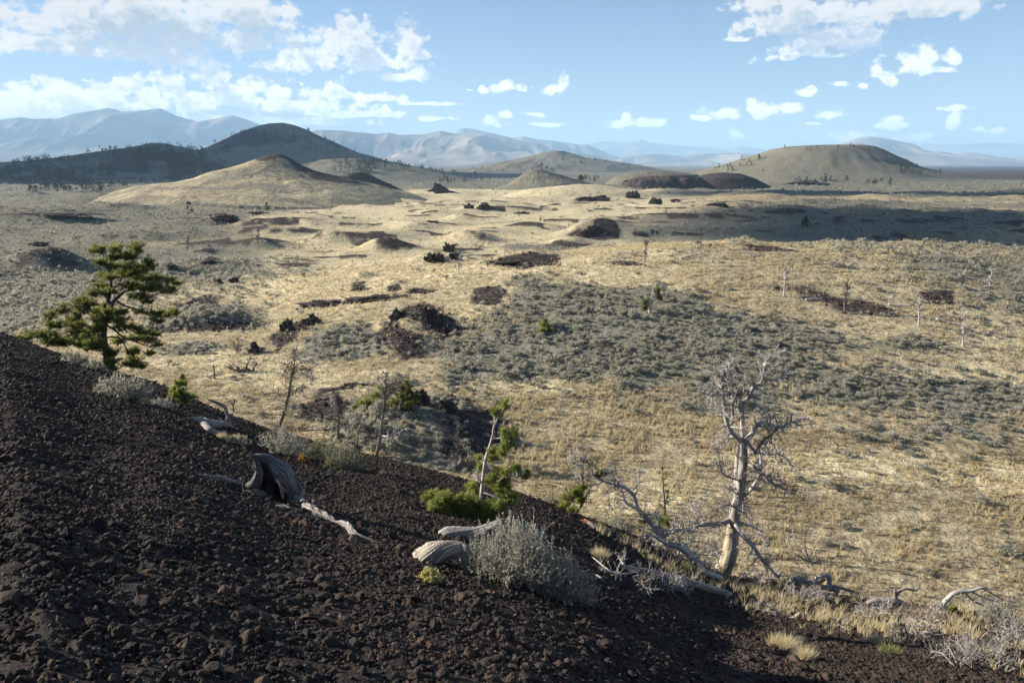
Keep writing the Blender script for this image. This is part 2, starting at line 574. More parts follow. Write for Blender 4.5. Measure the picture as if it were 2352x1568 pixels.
def cover(x, y):
    """sage, cinder and gold amounts of the plain at points x, y"""
    x = np.asarray(x, float); y = np.asarray(y, float)
    r = np.hypot(x, y); th = np.degrees(np.arctan2(x, y))
    sage = np.zeros(x.shape); cind = np.zeros(x.shape); gold = np.zeros(x.shape)
    for P in SAGE_P: sage = np.maximum(sage, poly_mask(x, y, P, .22))
    for P in CIND_P: cind = np.maximum(cind, poly_mask(x, y, P, .5))
    for P in GOLD_P: gold = np.maximum(gold, poly_mask(x, y, P, .3))
    n1 = fbm(x / 60., y / 30., 4, 61)
    sage = np.maximum(sage, sstep(430, 620, r + 260 * (n1 - .5) + 90 * np.clip((th - 4) / 12, -.6, 1.5) * -1) * (1 - .9 * gold))
    sage = np.maximum(sage, .75 * sstep(-12, -20, th + 8 * (n1 - .5)) * sstep(120, 160, r))
    sage = np.maximum(sage, .8 * sstep(.62, .74, fbm(x / 45., y / 22., 4, 91)) * sstep(100, 200, r))
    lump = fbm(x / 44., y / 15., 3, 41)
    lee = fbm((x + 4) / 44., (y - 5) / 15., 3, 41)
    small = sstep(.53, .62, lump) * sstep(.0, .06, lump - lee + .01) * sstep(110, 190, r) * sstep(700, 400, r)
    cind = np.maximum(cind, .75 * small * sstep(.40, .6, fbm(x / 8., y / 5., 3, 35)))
    cind = np.maximum(cind, .8 * sstep(20, 25, th) * sstep(1100, 1700, r))
    sage = sage * (1 - .6 * gold * (r > 250))
    return sage, cind, gold

# ------------------------------------------------------------------ materials
def new_mat(name):
    m = bpy.data.materials.new(name)
    m.use_nodes = True
    T = NT(m.node_tree)
    out = T.n('ShaderNodeOutputMaterial')
    b = T.n('ShaderNodeBsdfPrincipled', ins={'Roughness': 0.9, 'Specular IOR Level': 0.15})
    T.link(b.outputs[0], out.inputs[0])
    return m, T, b, out


def bump(T, b, h, strength, dist):
    bp = T.n('ShaderNodeBump', ins={'Strength': strength, 'Distance': dist})
    T.link(h, bp.inputs['Height'])
    T.link(bp.outputs[0], b.inputs['Normal'])


def terrain_mat(name, grain=1.0):
    """dry grass, sage and cinder, mixed by what covers the ground"""
    m, T, b, out = new_mat(name)
    g = T.n('ShaderNodeNewGeometry').outputs['Position']
    sage, cind, gold = T.attr('sage'), T.attr('cind'), T.attr('gold')
    nL = T.noise(g, .05 * grain, 5, .6)
    nM = T.noise(T.vmath('MULTIPLY', g, (.5 * grain, .8 * grain, .8)), 1.0, 6, .7)
    nS = T.noise(g, 3.2 * grain, 4, .65)
    ga = T.mix(T.rng(nM, .35, .68), (.205, .16, .10), (.43, .36, .225))
    gb = T.mix(T.rng(nM, .30, .62), (.37, .305, .185), (.63, .54, .345))
    gg = T.math('ADD', T.math('MULTIPLY', gold, .95), T.math('MULTIPLY_ADD', nL, 1.1, -.5), clamp=True)
    grass = T.mix(gg, ga, gb)
    grass = T.mix(T.rng(nS, .56, .74, 0, .3), grass, (.075, .058, .045))
    nT = T.noise(g, .9 * grain, 3, .6)
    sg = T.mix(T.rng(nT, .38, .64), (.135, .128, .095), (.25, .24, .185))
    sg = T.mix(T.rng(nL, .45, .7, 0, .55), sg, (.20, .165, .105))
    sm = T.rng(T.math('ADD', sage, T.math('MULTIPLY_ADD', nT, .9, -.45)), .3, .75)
    ci = T.mix(T.rng(nM, .35, .7), (.042, .034, .031), (.105, .085, .074))
    cm = T.rng(T.math('ADD', cind, T.math('MULTIPLY_ADD', nM, 1.1, -.55)), .25, .72)
    col = T.mix(sm, grass, sg)
    col = T.mix(cm, col, ci)
    T.link(col, b.inputs['Base Color'])
    hh = T.math('ADD', T.math('MULTIPLY', nT, .6), T.math('MULTIPLY', nS, .22))
    bump(T, b, hh, 1.0, .55 / grain)
    b.inputs['Specular IOR Level'].default_value = 0.05
    return m


def cinder_mat():
    m, T, b, out = new_mat('cinder')
    g = T.n('ShaderNodeNewGeometry').outputs['Position']
    n = T.noise(g, 1.1, 4, .6); n2 = T.noise(g, 38, 5, .7)
    col = T.mix(T.rng(n2, .35, .7), (.022, .017, .0145), (.066, .049, .039))
    col = T.mix(T.rng(n, .56, .75, 0, .5), col, (.062, .036, .028))
    T.link(col, b.inputs['Base Color'])
    bump(T, b, n2, 1.0, .03)
    return m


def rock_mat(name, tint=1.0):
    m, T, b, out = new_mat(name)
    tone = T.attr('tone')
    g = T.n('ShaderNodeNewGeometry').outputs['Position']
    n2 = T.noise(g, 60, 4, .7)
    n1 = T.noise(g, 9, 3, .6)
    a = T.mix(tone, (.019, .0145, .012), (.082, .060, .046))
    a = T.mix(T.rng(tone, .66, .80, 0, .5), a, (.10, .052, .035))
    a = T.mix(T.rng(tone, .90, .97), a, (.13, .125, .115))
    a = T.mix(T.rng(n2, .45, .75, 0, .5), a, (.03, .026, .024))
    a = T.mix(T.rng(n1, .60, .72, 0, .22), a, (.13, .13, .10))
    T.link(a, b.inputs['Base Color'])
    b.inputs['Roughness'].default_value = .85
    bump(T, b, n2, .9, .012 * tint)
    return m


def lava_mat():
    m, T, b, out = new_mat('lava')
    g = T.n('ShaderNodeNewGeometry').outputs['Position']
    n1 = T.noise(g, .55, 6, .7); n2 = T.noise(g, 3.5, 5, .7)
    col = T.mix(T.rng(n1, .35, .7), (.032, .026, .024), (.105, .082, .070))
    col = T.mix(T.rng(n2, .58, .75, 0, .4), col, (.115, .10, .08))
    T.link(col, b.inputs['Base Color'])
    bump(T, b, T.math('ADD', n1, T.math('MULTIPLY', n2, .4)), 1.0, .5)
    return m


def wood_mat(name, light, dark, warm=None, freq=9.0, along=1.1, bumpd=.012):
    m, T, b, out = new_mat(name)
    gr = T.attr('gr', 1)
    tone = T.attr('tone')
    n = T.noise(T.vmath('MULTIPLY', gr, (freq, freq, along)), 1.0, 5, .65)
    n2 = T.noise(T.vmath('MULTIPLY', gr, (1.3, 1.3, .9)), 1.0, 3, .6)
    col = T.mix(T.rng(n, .36, .62), dark, light)
    if warm:
        col = T.mix(T.math('MULTIPLY', T.rng(n2, .46, .62), T.rng(tone, .3, .8)), col, warm)
    T.link(col, b.inputs['Base Color'])
    b.inputs['Roughness'].default_value = .75
    bump(T, b, n, .9, bumpd)
    return m


def leaf_mat(name, c0, c1, c2, trans=.3):
    m, T, b, out = new_mat(name)
    tone = T.attr('tone')
    col = T.mix(T.rng(tone, 0, .5), c0, c1)
    col = T.mix(T.rng(tone, .5, 1), col, c2)
    T.link(col, b.inputs['Base Color'])
    b.inputs['Roughness'].default_value = .8
    tr = T.n('ShaderNodeBsdfTranslucent')
    T.link(col, tr.inputs[0])
    mx = T.n('ShaderNodeMixShader', ins={0: trans})
    T.link(b.outputs[0], mx.inputs[1]); T.link(tr.outputs[0], mx.inputs[2])
    T.link(mx.outputs[0], out.inputs[0])
    return m


def mountain_mat(name, c0, c1):
    m, T, b, out = new_mat(name)
    g = T.n('ShaderNodeNewGeometry').outputs['Position']
    n = T.noise(T.vmath('MULTIPLY', g, (.0011, .0011, .002)), 1.0, 7, .6)
    col = T.mix(T.rng(n, .38, .66), c0, c1)
    T.link(col, b.inputs['Base Color'])
    b.inputs['Specular IOR Level'].default_value = 0
    return m


M_GROUND = terrain_mat('plain_cover')
M_HILL = terrain_mat('hill_cover', .55)
M_CINDER = cinder_mat()
M_ROCK = rock_mat('cinder_stone')
M_LAVA = lava_mat()
M_SILVER = wood_mat('silver_wood', (.64, .61, .58), (.20, .18, .17), (.46, .35, .21))
M_CREAM = wood_mat('cream_log', (.68, .61, .50), (.09, .075, .06), None, 9, .8, .03)
M_SNAG = wood_mat('snag_wood', (.46, .43, .40), (.10, .085, .075), (.44, .34, .21), 8, .8, .02)
M_STUMP = wood_mat('stump_wood', (.30, .29, .28), (.05, .045, .042), None, 8, 2.2, .03)  # toned down from the other logs; the stump's shade is put into its colour
M_HOLLOWSHADE = wood_mat('hollow_shade', (.045, .035, .03), (.018, .015, .014), None)  # near-black colour that paints the shade inside the stump cavity
M_SAGESTEM = wood_mat('sage_stem', (.40, .39, .34), (.22, .21, .18), None, 4, 1)
M_RUBBLE = rock_mat('lava_rubble', 1.0)
M_GREYLOG = wood_mat('grey_log', (.47, .44, .40), (.075, .066, .06), (.42, .35, .25), 7.0, .9, .03)
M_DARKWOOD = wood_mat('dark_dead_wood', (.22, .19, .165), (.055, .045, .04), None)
M_BARK = wood_mat('pine_bark', (.17, .14, .115), (.045, .037, .032), None, 5, 3)
M_CUT = wood_mat('orange_wood', (.42, .20, .07), (.16, .07, .03), None)
M_PALE = wood_mat('pale_stem', (.56, .52, .48), (.30, .26, .235), None, 4, 1)
M_PINE = leaf_mat('pine_needles', (.095, .105, .03), (.21, .23, .065), (.36, .375, .13), .48)
M_YPINE = leaf_mat('young_pine_needles', (.14, .155, .04), (.29, .32, .085), (.42, .43, .15), .45)
M_SAGE = leaf_mat('sage_leaves', (.25, .24, .185), (.38, .365, .29), (.49, .47, .385), .45)
M_GRASS = leaf_mat('dry_grass', (.29, .23, .135), (.55, .46, .28), (.70, .61, .41), .4)
M_RABBIT = leaf_mat('green_brush', (.09, .10, .04), (.20, .21, .09), (.33, .33, .15), .3)
M_YELLOW = leaf_mat('yellow_flowers', (.30, .24, .08), (.62, .55, .20), (.80, .76, .42), .3)
M_ORANGE = leaf_mat('orange_flowers', (.25, .20, .08), (.45, .26, .06), (.55, .30, .08), .3)
M_DISTPINE = leaf_mat('far_trees', (.018, .030, .016), (.032, .048, .024), (.055, .072, .035), .1)


# ------------------------------------------------------------------ ground sheets
def polar_sheet(name, az, r, zf, mat, cov=None, close=False):
    A, R = np.meshgrid(az, r)
    x = R * np.sin(A); y = R * np.cos(A)
    z = zf(x, y)
    n, k = A.shape
    V = np.stack([x.ravel(), y.ravel(), z.ravel()], -1)
    i = np.arange((n - 1) * k).reshape(n - 1, k)
    if close:
        j = np.roll(i, -1, 1)
    else:
        i = i[:, :-1]; j = i + 1
    Q = np.stack([i, i + k, j + k, j], -1).reshape(-1, 4)[:, ::-1]
    at_ = {}
    if cov:
        s, c, g = cov(x.ravel(), y.ravel())
        at_ = {'sage': s, 'cind': c, 'gold': g}
    me = mesh_from(name, V, Q, None, True, at_)
    me.materials.append(mat)
    o = bpy.data.objects.new(name, me)
    C.objects.link(o)
    return o


az_f = np.radians(np.concatenate([np.arange(-180, -40, 3.0), np.arange(-40, 40, .1), np.arange(40, 180, 3.0)]))
rows = [8.0]
while rows[-1] < 30000:
    r_ = rows[-1]
    rows.append(r_ + max(.22, min(.013 * r_, r_ * r_ / 14000.)))


def sheet_z(x, y):
    r = np.hypot(x, y)
    return plain_z(x, y) - 6 * sstep(30, 14, r)


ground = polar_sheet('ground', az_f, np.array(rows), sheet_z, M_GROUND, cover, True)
tag(ground, 'plain of dry golden grass, grey sage and dark cinder patches', kind='structure')

rs = np.concatenate([[.05, .3, .6], np.arange(.9, 4, .1), np.arange(4, 14, .07), np.arange(14, 40, .12), np.arange(40, 90, 1.0)])
az_s = np.radians(np.concatenate([np.arange(-180, -40, 3.0), np.arange(-40, 40, .22), np.arange(40, 180, 3.0)]))


def slope_sheet(x, y):
    r = np.hypot(x, y)
    return np.maximum(slope_z(x, y) + .035 * (fbm(x * 9, y * 9, 3, 71) - .5) * 2, -3.0)


slope = polar_sheet('cinder_slope', az_s, rs, slope_sheet, M_CINDER, None, True)
tag(slope, 'steep dark slope of volcanic cinders in the foreground', kind='structure')


# ------------------------------------------------------------------ hills and mountains
def sil(pts, D):
    """ridge line seen in the picture, at distance D: x and height above the plain"""
    p = at(np.array([q[0] for q in pts], float), np.array([q[1] for q in pts], float), D)
    return p[:, 0], p[:, 2]


def grid_obj(name, x, y, z, mat, attrs, kind='structure', label=None, cat=None):
    n, k = x.shape
    V = np.stack([x.ravel(), y.ravel(), z.ravel()], -1)
    i = np.arange((n - 1) * k).reshape(n - 1, k)[:, :-1]
    Q = np.stack([i, i + 1, i + k + 1, i + k], -1).reshape(-1, 4)
    me = mesh_from(name, V, Q, None, True, attrs)
    me.materials.append(mat)
    o = bpy.data.objects.new(name, me)
    C.objects.link(o)
    return tag(o, label, cat, None, kind)


HILLS = []


def cone(name, label, pts, D, peak_u, cov, depth=1.0, rough=.035, n=220, back=None, seed=1, gully=.05):
    """hill whose outline is the given ridge line, round in plan"""
    X, Z = sil(pts, D)
    x0 = at(np.array([float(peak_u)]), np.array([300.]), D)[0, 0]
    rl, rr_ = x0 - X.min(), X.max() - x0
    tl = np.clip((x0 - X) / rl, 0, 1); tr = np.clip((X - x0) / rr_, 0, 1)
    Z = Z - (Z[0] + 2.0) * tl ** 3 - (Z[-1] + 2.0) * tr ** 3
    H = Z.max()
    gx = np.linspace(-rl, rr_, n); gy = np.linspace(-max(rl, rr_) * depth, max(rl, rr_) * depth, n)
    GX, GY = np.meshgrid(gx, gy)
    q = np.hypot(GX, GY / depth)
    ph = np.arctan2(GY / depth, GX)
    w = .5 - .5 * np.cos(ph)                      # 1 on the left side
    w = w * w * (3 - 2 * w)
    ql = np.interp(-q, X - x0, Z, left=-4); qr = np.interp(q, X - x0, Z, right=-4)
    z = ql * w + qr * (1 - w)
    wx, wy = GX + x0, GY + D
    k = np.clip(z / H, 0, 1)
    z = z + H * rough * 2 * (fbm(wx / (H * .6), wy / (H * .6), 5, seed) - .5) * np.clip(k * 4, 0, 1) * (1 - .8 * k ** 4)
    rad = fbm(ph * 5 + 20, q / H * .35, 3, seed + 3) - .5
    z = z + H * gully * rad * np.sin(np.clip(k, 0, 1) * PI)
    s, c, g = cov(wx, wy, k, ph, z)
    HILLS.append((wx, wy, z))
    return grid_obj(name, wx, wy, z, M_HILL, {'sage': s.ravel(), 'cind': c.ravel(), 'gold': g.ravel()}, label=label)


def nz(x, y, s, sd):
    return fbm(x / s, y / s, 4, sd)


one = np.ones_like
cone('cinder_cone', 'tall dark rounded cinder cone in the left distance', [(330, 392), (385, 380), (420, 366), (457, 348), (485, 341), (527, 320), (562, 302), (598, 289), (619, 284), (650, 282), (675, 287), (703, 297), (738, 314), (784, 333), (830, 352), (890, 368), (960, 380), (1060, 392)], 2000, 648,
     lambda x, y, k, p, z: (.95 * one(x), .25 + .45 * sstep(.42, .66, nz(x, y, 90, 3)) * sstep(.25, .55, k), 0 * x), seed=11)
cone('low_hill', 'low dark tree dotted hill left of the tall cone', [(-420, 392), (-200, 384), (0, 373), (81, 369), (141, 364), (197, 355), (246, 346), (292, 339), (323, 334), (352, 328), (380, 330), (408, 337), (457, 344), (482, 352), (530, 372), (620, 392)], 1500, 352,
     lambda x, y, k, p, z: (.95 * one(x), .35 + .4 * sstep(.45, .6, nz(x, y, 60, 9)), 0 * x), .55, seed=23)
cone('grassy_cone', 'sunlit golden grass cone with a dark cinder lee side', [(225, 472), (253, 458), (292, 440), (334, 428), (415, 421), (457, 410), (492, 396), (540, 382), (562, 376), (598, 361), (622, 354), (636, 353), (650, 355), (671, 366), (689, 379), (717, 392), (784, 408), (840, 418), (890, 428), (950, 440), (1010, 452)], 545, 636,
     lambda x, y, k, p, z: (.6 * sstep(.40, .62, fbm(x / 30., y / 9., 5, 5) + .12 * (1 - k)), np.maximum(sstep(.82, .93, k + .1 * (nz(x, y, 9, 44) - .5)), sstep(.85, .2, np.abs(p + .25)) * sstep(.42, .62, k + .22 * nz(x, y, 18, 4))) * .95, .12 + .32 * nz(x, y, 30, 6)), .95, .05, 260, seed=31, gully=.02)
cone('lava_hump', 'dark lava hump right of the golden cone', [(700, 425), (784, 403), (797, 399), (805, 397), (830, 394), (851, 400), (868, 410), (900, 418), (950, 430)], 640, 830,
     lambda x, y, k, p, z: (.3 * one(x), one(x), 0 * x), .4, .12, 120, seed=37)
cone('low_hill', 'brown sage hill behind the golden cone', [(560, 400), (696, 376), (738, 367), (784, 364), (830, 364), (875, 374), (960, 386), (1030, 398), (1120, 412)], 1150, 800,
     lambda x, y, k, p, z: (.75 * one(x), .35 * sstep(.5, .65, nz(x, y, 40, 7)) + .35 * sstep(.6, .9, k), .25 * one(x)), .7, seed=41)
cone('low_hill', 'low dark hill on the middle skyline', [(1040, 392), (1080, 385), (1135, 374), (1206, 362), (1241, 352), (1269, 346), (1294, 347), (1311, 353), (1346, 362), (1399, 370), (1487, 381), (1560, 392)], 2500, 1275,
     lambda x, y, k, p, z: (.8 * one(x), .2 + .3 * sstep(.45, .6, nz(x, y, 50, 8)), .25 * one(x)), .6, seed=43)
cone('low_hill', 'small sage knoll in the middle distance', [(1120, 432), (1164, 422), (1188, 408), (1216, 392), (1241, 389), (1276, 398), (1311, 409), (1353, 418), (1410, 430)], 800, 1235,
     lambda x, y, k, p, z: (.9 * one(x), .3 * one(x), .1 * one(x)), .7, seed=47)
cone('low_hill', 'flat sage rise before the large right hill', [(1380, 428), (1410, 405), (1452, 394), (1494, 391), (1540, 392), (1600, 400), (1660, 428)], 900, 1494,
     lambda x, y, k, p, z: (.9 * one(x), .35 * one(x), .1 * one(x)), .6, seed=49)
cone('low_hill', 'broad grey brown sage hill on the right', [(1500, 398), (1568, 391), (1617, 383), (1673, 371), (1726, 357), (1775, 342), (1814, 336), (1867, 333), (1927, 332), (1983, 333), (2007, 336), (2025, 343), (2053, 357), (2078, 369), (2106, 384), (2152, 397), (2218, 415), (2271, 424), (2340, 430), (2420, 440)], 1150, 1940,
     lambda x, y, k, p, z: (.62 + .2 * nz(x, y, 60, 2), .25 * sstep(.5, .62, nz(x, y, 45, 17)) + .25 * sstep(.7, .95, k), .42 * one(x)), .62, .03, 280, seed=53)
cone('lava_hump', 'bare red brown cinder mound before the right hill', [(1560, 425), (1589, 405), (1631, 398), (1666, 396), (1702, 399), (1733, 408), (1760, 420), (1790, 430)], 800, 1666,
     lambda x, y, k, p, z: (0 * x, one(x), 0 * x), .6, .02, 120, seed=59)
cone('lava_hump', 'rough dark lava field left of the red brown mound', [(1415, 432), (1432, 411), (1460, 408), (1505, 404), (1568, 402), (1610, 408), (1660, 430)], 770, 1530,
     lambda x, y, k, p, z: (.45 * one(x), .9 * one(x), 0 * x), .5, .22, 160, seed=61)
cone('low_hill', 'golden grass rise in the middle plain', [(1120, 446), (1199, 432), (1276, 427), (1332, 423), (1375, 424), (1417, 430), (1500, 440), (1580, 452)], 580, 1345,
     lambda x, y, k, p, z: (.1 * one(x), 0 * x, one(x)), .5, .03, 120, seed=67)


def range_(name, label, pts, D, depth, mat, seed, spur=.8, wl=1500., n=(420, 130)):
    """mountain range: ridge line from the picture, spurs running down both sides"""
    X, Z = sil(pts, D)
    gx = np.linspace(X.min(), X.max(), n[0]); t = np.linspace(-1, 1, n[1])
    t = np.sign(t) * np.abs(t) ** 1.15
    GX, TT = np.meshgrid(gx, t)
    GY = TT * depth
    warp = wl * .45 * (fbm(GX / wl, GY / wl, 3, seed) - .5) * np.minimum(np.abs(TT) * 4, 1)
    R = np.interp(GX + warp * 2, X, Z)
    R0 = np.interp(GX, X, Z)
    fall = (1 - np.abs(TT)) ** 1.25
    rid = 1 - np.abs(2 * fbm(GX / wl + 7, GY / (wl * 2.6), 4, seed + 5) - 1) * 2
    rid2 = 1 - np.abs(2 * fbm(GX / (wl * .4) + 3, GY / (wl * .9), 4, seed + 9) - 1) * 2
    mid = np.clip(np.abs(TT) * 5, 0, 1) * fall
    z = (R * np.clip(np.abs(TT) * 3, 0, 1) + R0 * (1 - np.clip(np.abs(TT) * 3, 0, 1))) * fall
    z = z + R.max() * spur * mid * ((rid - .55) * .75 + (rid2 - .55) * .28)
    z = np.minimum(z, R0 * (1.0 - .55 * np.abs(TT)))
    return grid_obj(name, GX, GY + D, z - 6, mat, {}, label=label)


M_MT = mountain_mat('mountain', (.10, .10, .10), (.36, .29, .22))
M_MT2 = mountain_mat('mountain_dark', (.11, .11, .11), (.22, .20, .18))
range_('mountain', 'high pale blue mountain range on the left', [(-900, 330), (-600, 300), (-300, 300), (-100, 288), (0, 274), (49, 268), (77, 272), (116, 271), (127, 272), (169, 259), (211, 252), (246, 247), (264, 250), (281, 256), (337, 252), (360, 248), (370, 248), (408, 266), (453, 278), (492, 272), (520, 265), (534, 264), (562, 271), (598, 285), (680, 305), (780, 335), (860, 360), (950, 388)], 14000, 3600, M_MT, 3)
range_('mountain', 'tan mountains with blue shaded folds in the middle', [(600, 310), (700, 300), (738, 297), (784, 298), (830, 303), (865, 306), (893, 303), (914, 308), (970, 308), (1012, 299), (1030, 303), (1060, 307), (1107, 306), (1157, 313), (1199, 322), (1234, 327), (1259, 339), (1300, 346), (1364, 354), (1416, 368), (1500, 384)], 10500, 2600, M_MT, 13, .9, 1300.)
range_('mountain', 'blue peak rising behind the middle mountains', [(960, 330), (1044, 306), (1056, 296), (1065, 292), (1080, 294), (1107, 300), (1135, 306), (1178, 316), (1202, 312), (1237, 320), (1276, 323), (1332, 332), (1346, 330), (1375, 343), (1396, 352), (1450, 372)], 14500, 2200, M_MT2, 19, .7, 1200.)
range_('mountain', 'pale jagged far range right of the middle', [(1250, 350), (1357, 330), (1382, 324), (1410, 325), (1438, 324), (1455, 321), (1468, 318), (1491, 327), (1529, 330), (1568, 335), (1638, 337), (1663, 342), (1698, 335), (1726, 339), (1761, 344), (1850, 350), (1950, 345)], 24000, 3500, M_MT, 29, .45, 2000.)
range_('mountain', 'low tan far hills left of the right hill', [(1300, 385), (1400, 366), (1440, 360), (1490, 353), (1520, 352), (1568, 359), (1620, 352), (1700, 350), (1760, 358), (1850, 372), (1950, 386)], 12500, 1800, M_MT, 37, .8, 900.)
range_('mountain', 'smooth blue dome mountain behind the right hill', [(1800, 385), (1880, 355), (1927, 332), (1972, 316), (2000, 312), (2021, 315), (2053, 325), (2081, 343), (2116, 347), (2144, 346), (2180, 355), (2229, 349), (2271, 355), (2313, 362), (2352, 360), (2460, 366), (2600, 384)], 12000, 2600, M_MT, 43, .6, 1400.)
range_('mountain', 'pale far range at the right edge of the horizon', [(1950, 365), (2040, 350), (2088, 339), (2130, 329), (2180, 332), (2236, 330), (2289, 327), (2352, 330), (2500, 326), (2700, 345)], 25000, 3500, M_MT, 51, .4, 2000.)

# ------------------------------------------------------------------ air
HAZE = True
if HAZE:
    mb = MB()
    a, lo, hi = 34000.0, -8.0, 1040.0
    P8 = np.array([(x, y, z) for z in (lo, hi) for y in (-a, a) for x in (-a, a)])
    mb.add(P8, Q=[(0, 2, 3, 1), (4, 5, 7, 6), (0, 1, 5, 4), (2, 6, 7, 3), (0, 4, 6, 2), (1, 3, 7, 5)])
    hm = bpy.data.materials.new('haze')
    hm.use_nodes = True
    T = NT(hm.node_tree)
    out = T.n('ShaderNodeOutputMaterial')
    pv = T.n('ShaderNodeVolumePrincipled', ins={'Density': 7.5e-5, 'Color': (.48, .74, 1.0, 1), 'Anisotropy': 0.0})
    T.link(pv.outputs[0], out.inputs['Volume'])
    hz = obj('haze', mb, hm, smooth=False)
    tag(hz, 'thin blue distance haze', kind='stuff')


# ------------------------------------------------------------------ clouds overhead, left of the view: they shade parts of the plain
def ico(sub):
    t = (1 + 5 ** .5) / 2
    V = [(-1, t, 0), (1, t, 0), (-1, -t, 0), (1, -t, 0), (0, -1, t), (0, 1, t), (0, -1, -t), (0, 1, -t), (t, 0, -1), (t, 0, 1), (-t, 0, -1), (-t, 0, 1)]
    F = [(0, 11, 5), (0, 5, 1), (0, 1, 7), (0, 7, 10), (0, 10, 11), (1, 5, 9), (5, 11, 4), (11, 10, 2), (10, 7, 6), (7, 1, 8), (3, 9, 4), (3, 4, 2), (3, 2, 6), (3, 6, 8), (3, 8, 9), (4, 9, 5), (2, 4, 11), (6, 2, 10), (8, 6, 7), (9, 8, 1)]
    V = [np.array(v) / np.linalg.norm(v) for v in V]
    for _ in range(sub):
        mid = {}; G = []
        def m(a, b):
            k = (min(a, b), max(a, b))
            if k not in mid:
                p = V[a] + V[b]; V.append(p / np.linalg.norm(p)); mid[k] = len(V) - 1
            return mid[k]
        for a, b, c in F:
            x, y, z = m(a, b), m(b, c), m(c, a)
            G += [(a, x, z), (b, y, x), (c, z, y), (x, y, z)]
        F = G
    return np.array(V), np.array(F)


cm, T, b, out = new_mat('cloud')
b.inputs['Base Color'].default_value = (.9, .9, .9, 1)


def cloud(center, size, seed, alt):
    sh = np.array([center[0], center[1], 0.]) + np.array(SUNDIR) * (alt / SUNDIR[2])
    V, F = ico(5)
    d = .6 + .8 * noise3(V * 1.7 + seed, seed) + .35 * noise3(V * 4.5 + seed, seed + 2)
    V = V * d[:, None] * np.array(size)
    mb = MB(); mb.add(V + sh, T=F)
    tag(obj('cloud', mb, cm, org=tuple(sh)), 'white cumulus cloud overhead outside the view', kind='structure')


cloud((285, 300), (185, 95, 24), 3, 1250)
cloud((-760, 1720), (640, 700, 60), 7, 1400)
cloud((560, 640), (360, 45, 22), 9, 1250)

# ------------------------------------------------------------------ cinder stones
rng = np.random.default_rng(7)


def rock_shapes(sub, n, seed, rough=.55):
    V0, F = ico(sub)
    out = []
    for i in range(n):
        s = seed + i * 13
        r_ = np.random.default_rng(s)
        V = V0 * (1 + rough * (noise3(V0 * 1.3 + s, s) - .5)[:, None] * 2 + rough * .7 * (noise3(V0 * 3.1 + s, s + 3) - .5)[:, None])
        if sub > 1: V = V * (1 + .3 * (noise3(V0 * 7 + s, s + 4) - .5)[:, None])
        V = V * np.array([r_.uniform(.75, 1.35), r_.uniform(.75, 1.2), r_.uniform(.55, .9)])
        out.append(V)
    return out, F


def rotz_tilt(n, r_, tilt=.6):
    a = r_.uniform(0, 2 * PI, n); b = r_.normal(0, tilt, n); c = r_.normal(0, tilt, n)
    ca, sa, cb, sb, cc, sc = np.cos(a), np.sin(a), np.cos(b), np.sin(b), np.cos(c), np.sin(c)
    Z = np.zeros(n); O = np.ones(n)
    Rz = np.stack([np.stack([ca, -sa, Z], -1), np.stack([sa, ca, Z], -1), np.stack([Z, Z, O], -1)], 1)
    Rx = np.stack([np.stack([O, Z, Z], -1), np.stack([Z, cb, -sb], -1), np.stack([Z, sb, cb], -1)], 1)
    Ry = np.stack([np.stack([cc, Z, sc], -1), np.stack([Z, O, Z], -1), np.stack([-sc, Z, cc], -1)], 1)
    return Rz @ Rx @ Ry


def scatter(mb, shapes, F, P, S, r_, tone, tilt=.6):
    n = len(P)
    which = r_.integers(0, len(shapes), n)
    R = rotz_tilt(n, r_, tilt)
    for k, V in enumerate(shapes):
        sel = np.nonzero(which == k)[0]
        if not len(sel): continue
        pts = np.einsum('nij,vj->nvi', R[sel], V) * S[sel][:, None, None] + P[sel][:, None, :]
        m = len(V)
        T = (F[None] + (np.arange(len(sel)) * m)[:, None, None]).reshape(-1, 3)
        mb.add(pts.reshape(-1, 3), T=T, gr=np.zeros((len(sel) * m, 3)), tone=np.repeat(tone[sel], m))


def slope_pts(n, r0, r1, a0, a1, r_, pw=2.0):
    u = r_.uniform(0, 1, n)
    r = (r0 ** pw + u * (r1 ** pw - r0 ** pw)) ** (1 / pw)
    a = np.radians(r_.uniform(a0, a1, n))
    x, y = r * np.sin(a), r * np.cos(a)
    return x, y, slope_z(x, y)


def on_plain(x, y):
    return slope_z(x, y) < plain_z(x, y) + .05


def grass_zone(x, y):
    """grassy tongue on the lower right part of the slope"""
    a = np.degrees(np.arctan2(x, y)); r = np.hypot(x, y)
    lo = np.interp(a, [-2, 2, 4, 7, 10, 13, 16, 20, 24, 28, 33, 40], [40, 26, 17.5, 16, 15.2, 14.3, 13.9, 13.6, 12.6, 12.0, 11.0, 9.5])
    return sstep(-.6, .9, r - lo + 1.6 * (fbm(x * .7, y * .7, 3, 5) - .5) * 2) * sstep(0, 3, a)


stones = MB()
sh2, F2 = rock_shapes(2, 12, 100, .95)
sh1, F1 = rock_shapes(1, 18, 200, 1.0)
sh0, F0 = rock_shapes(0, 22, 300, 1.0)
HALF = 41
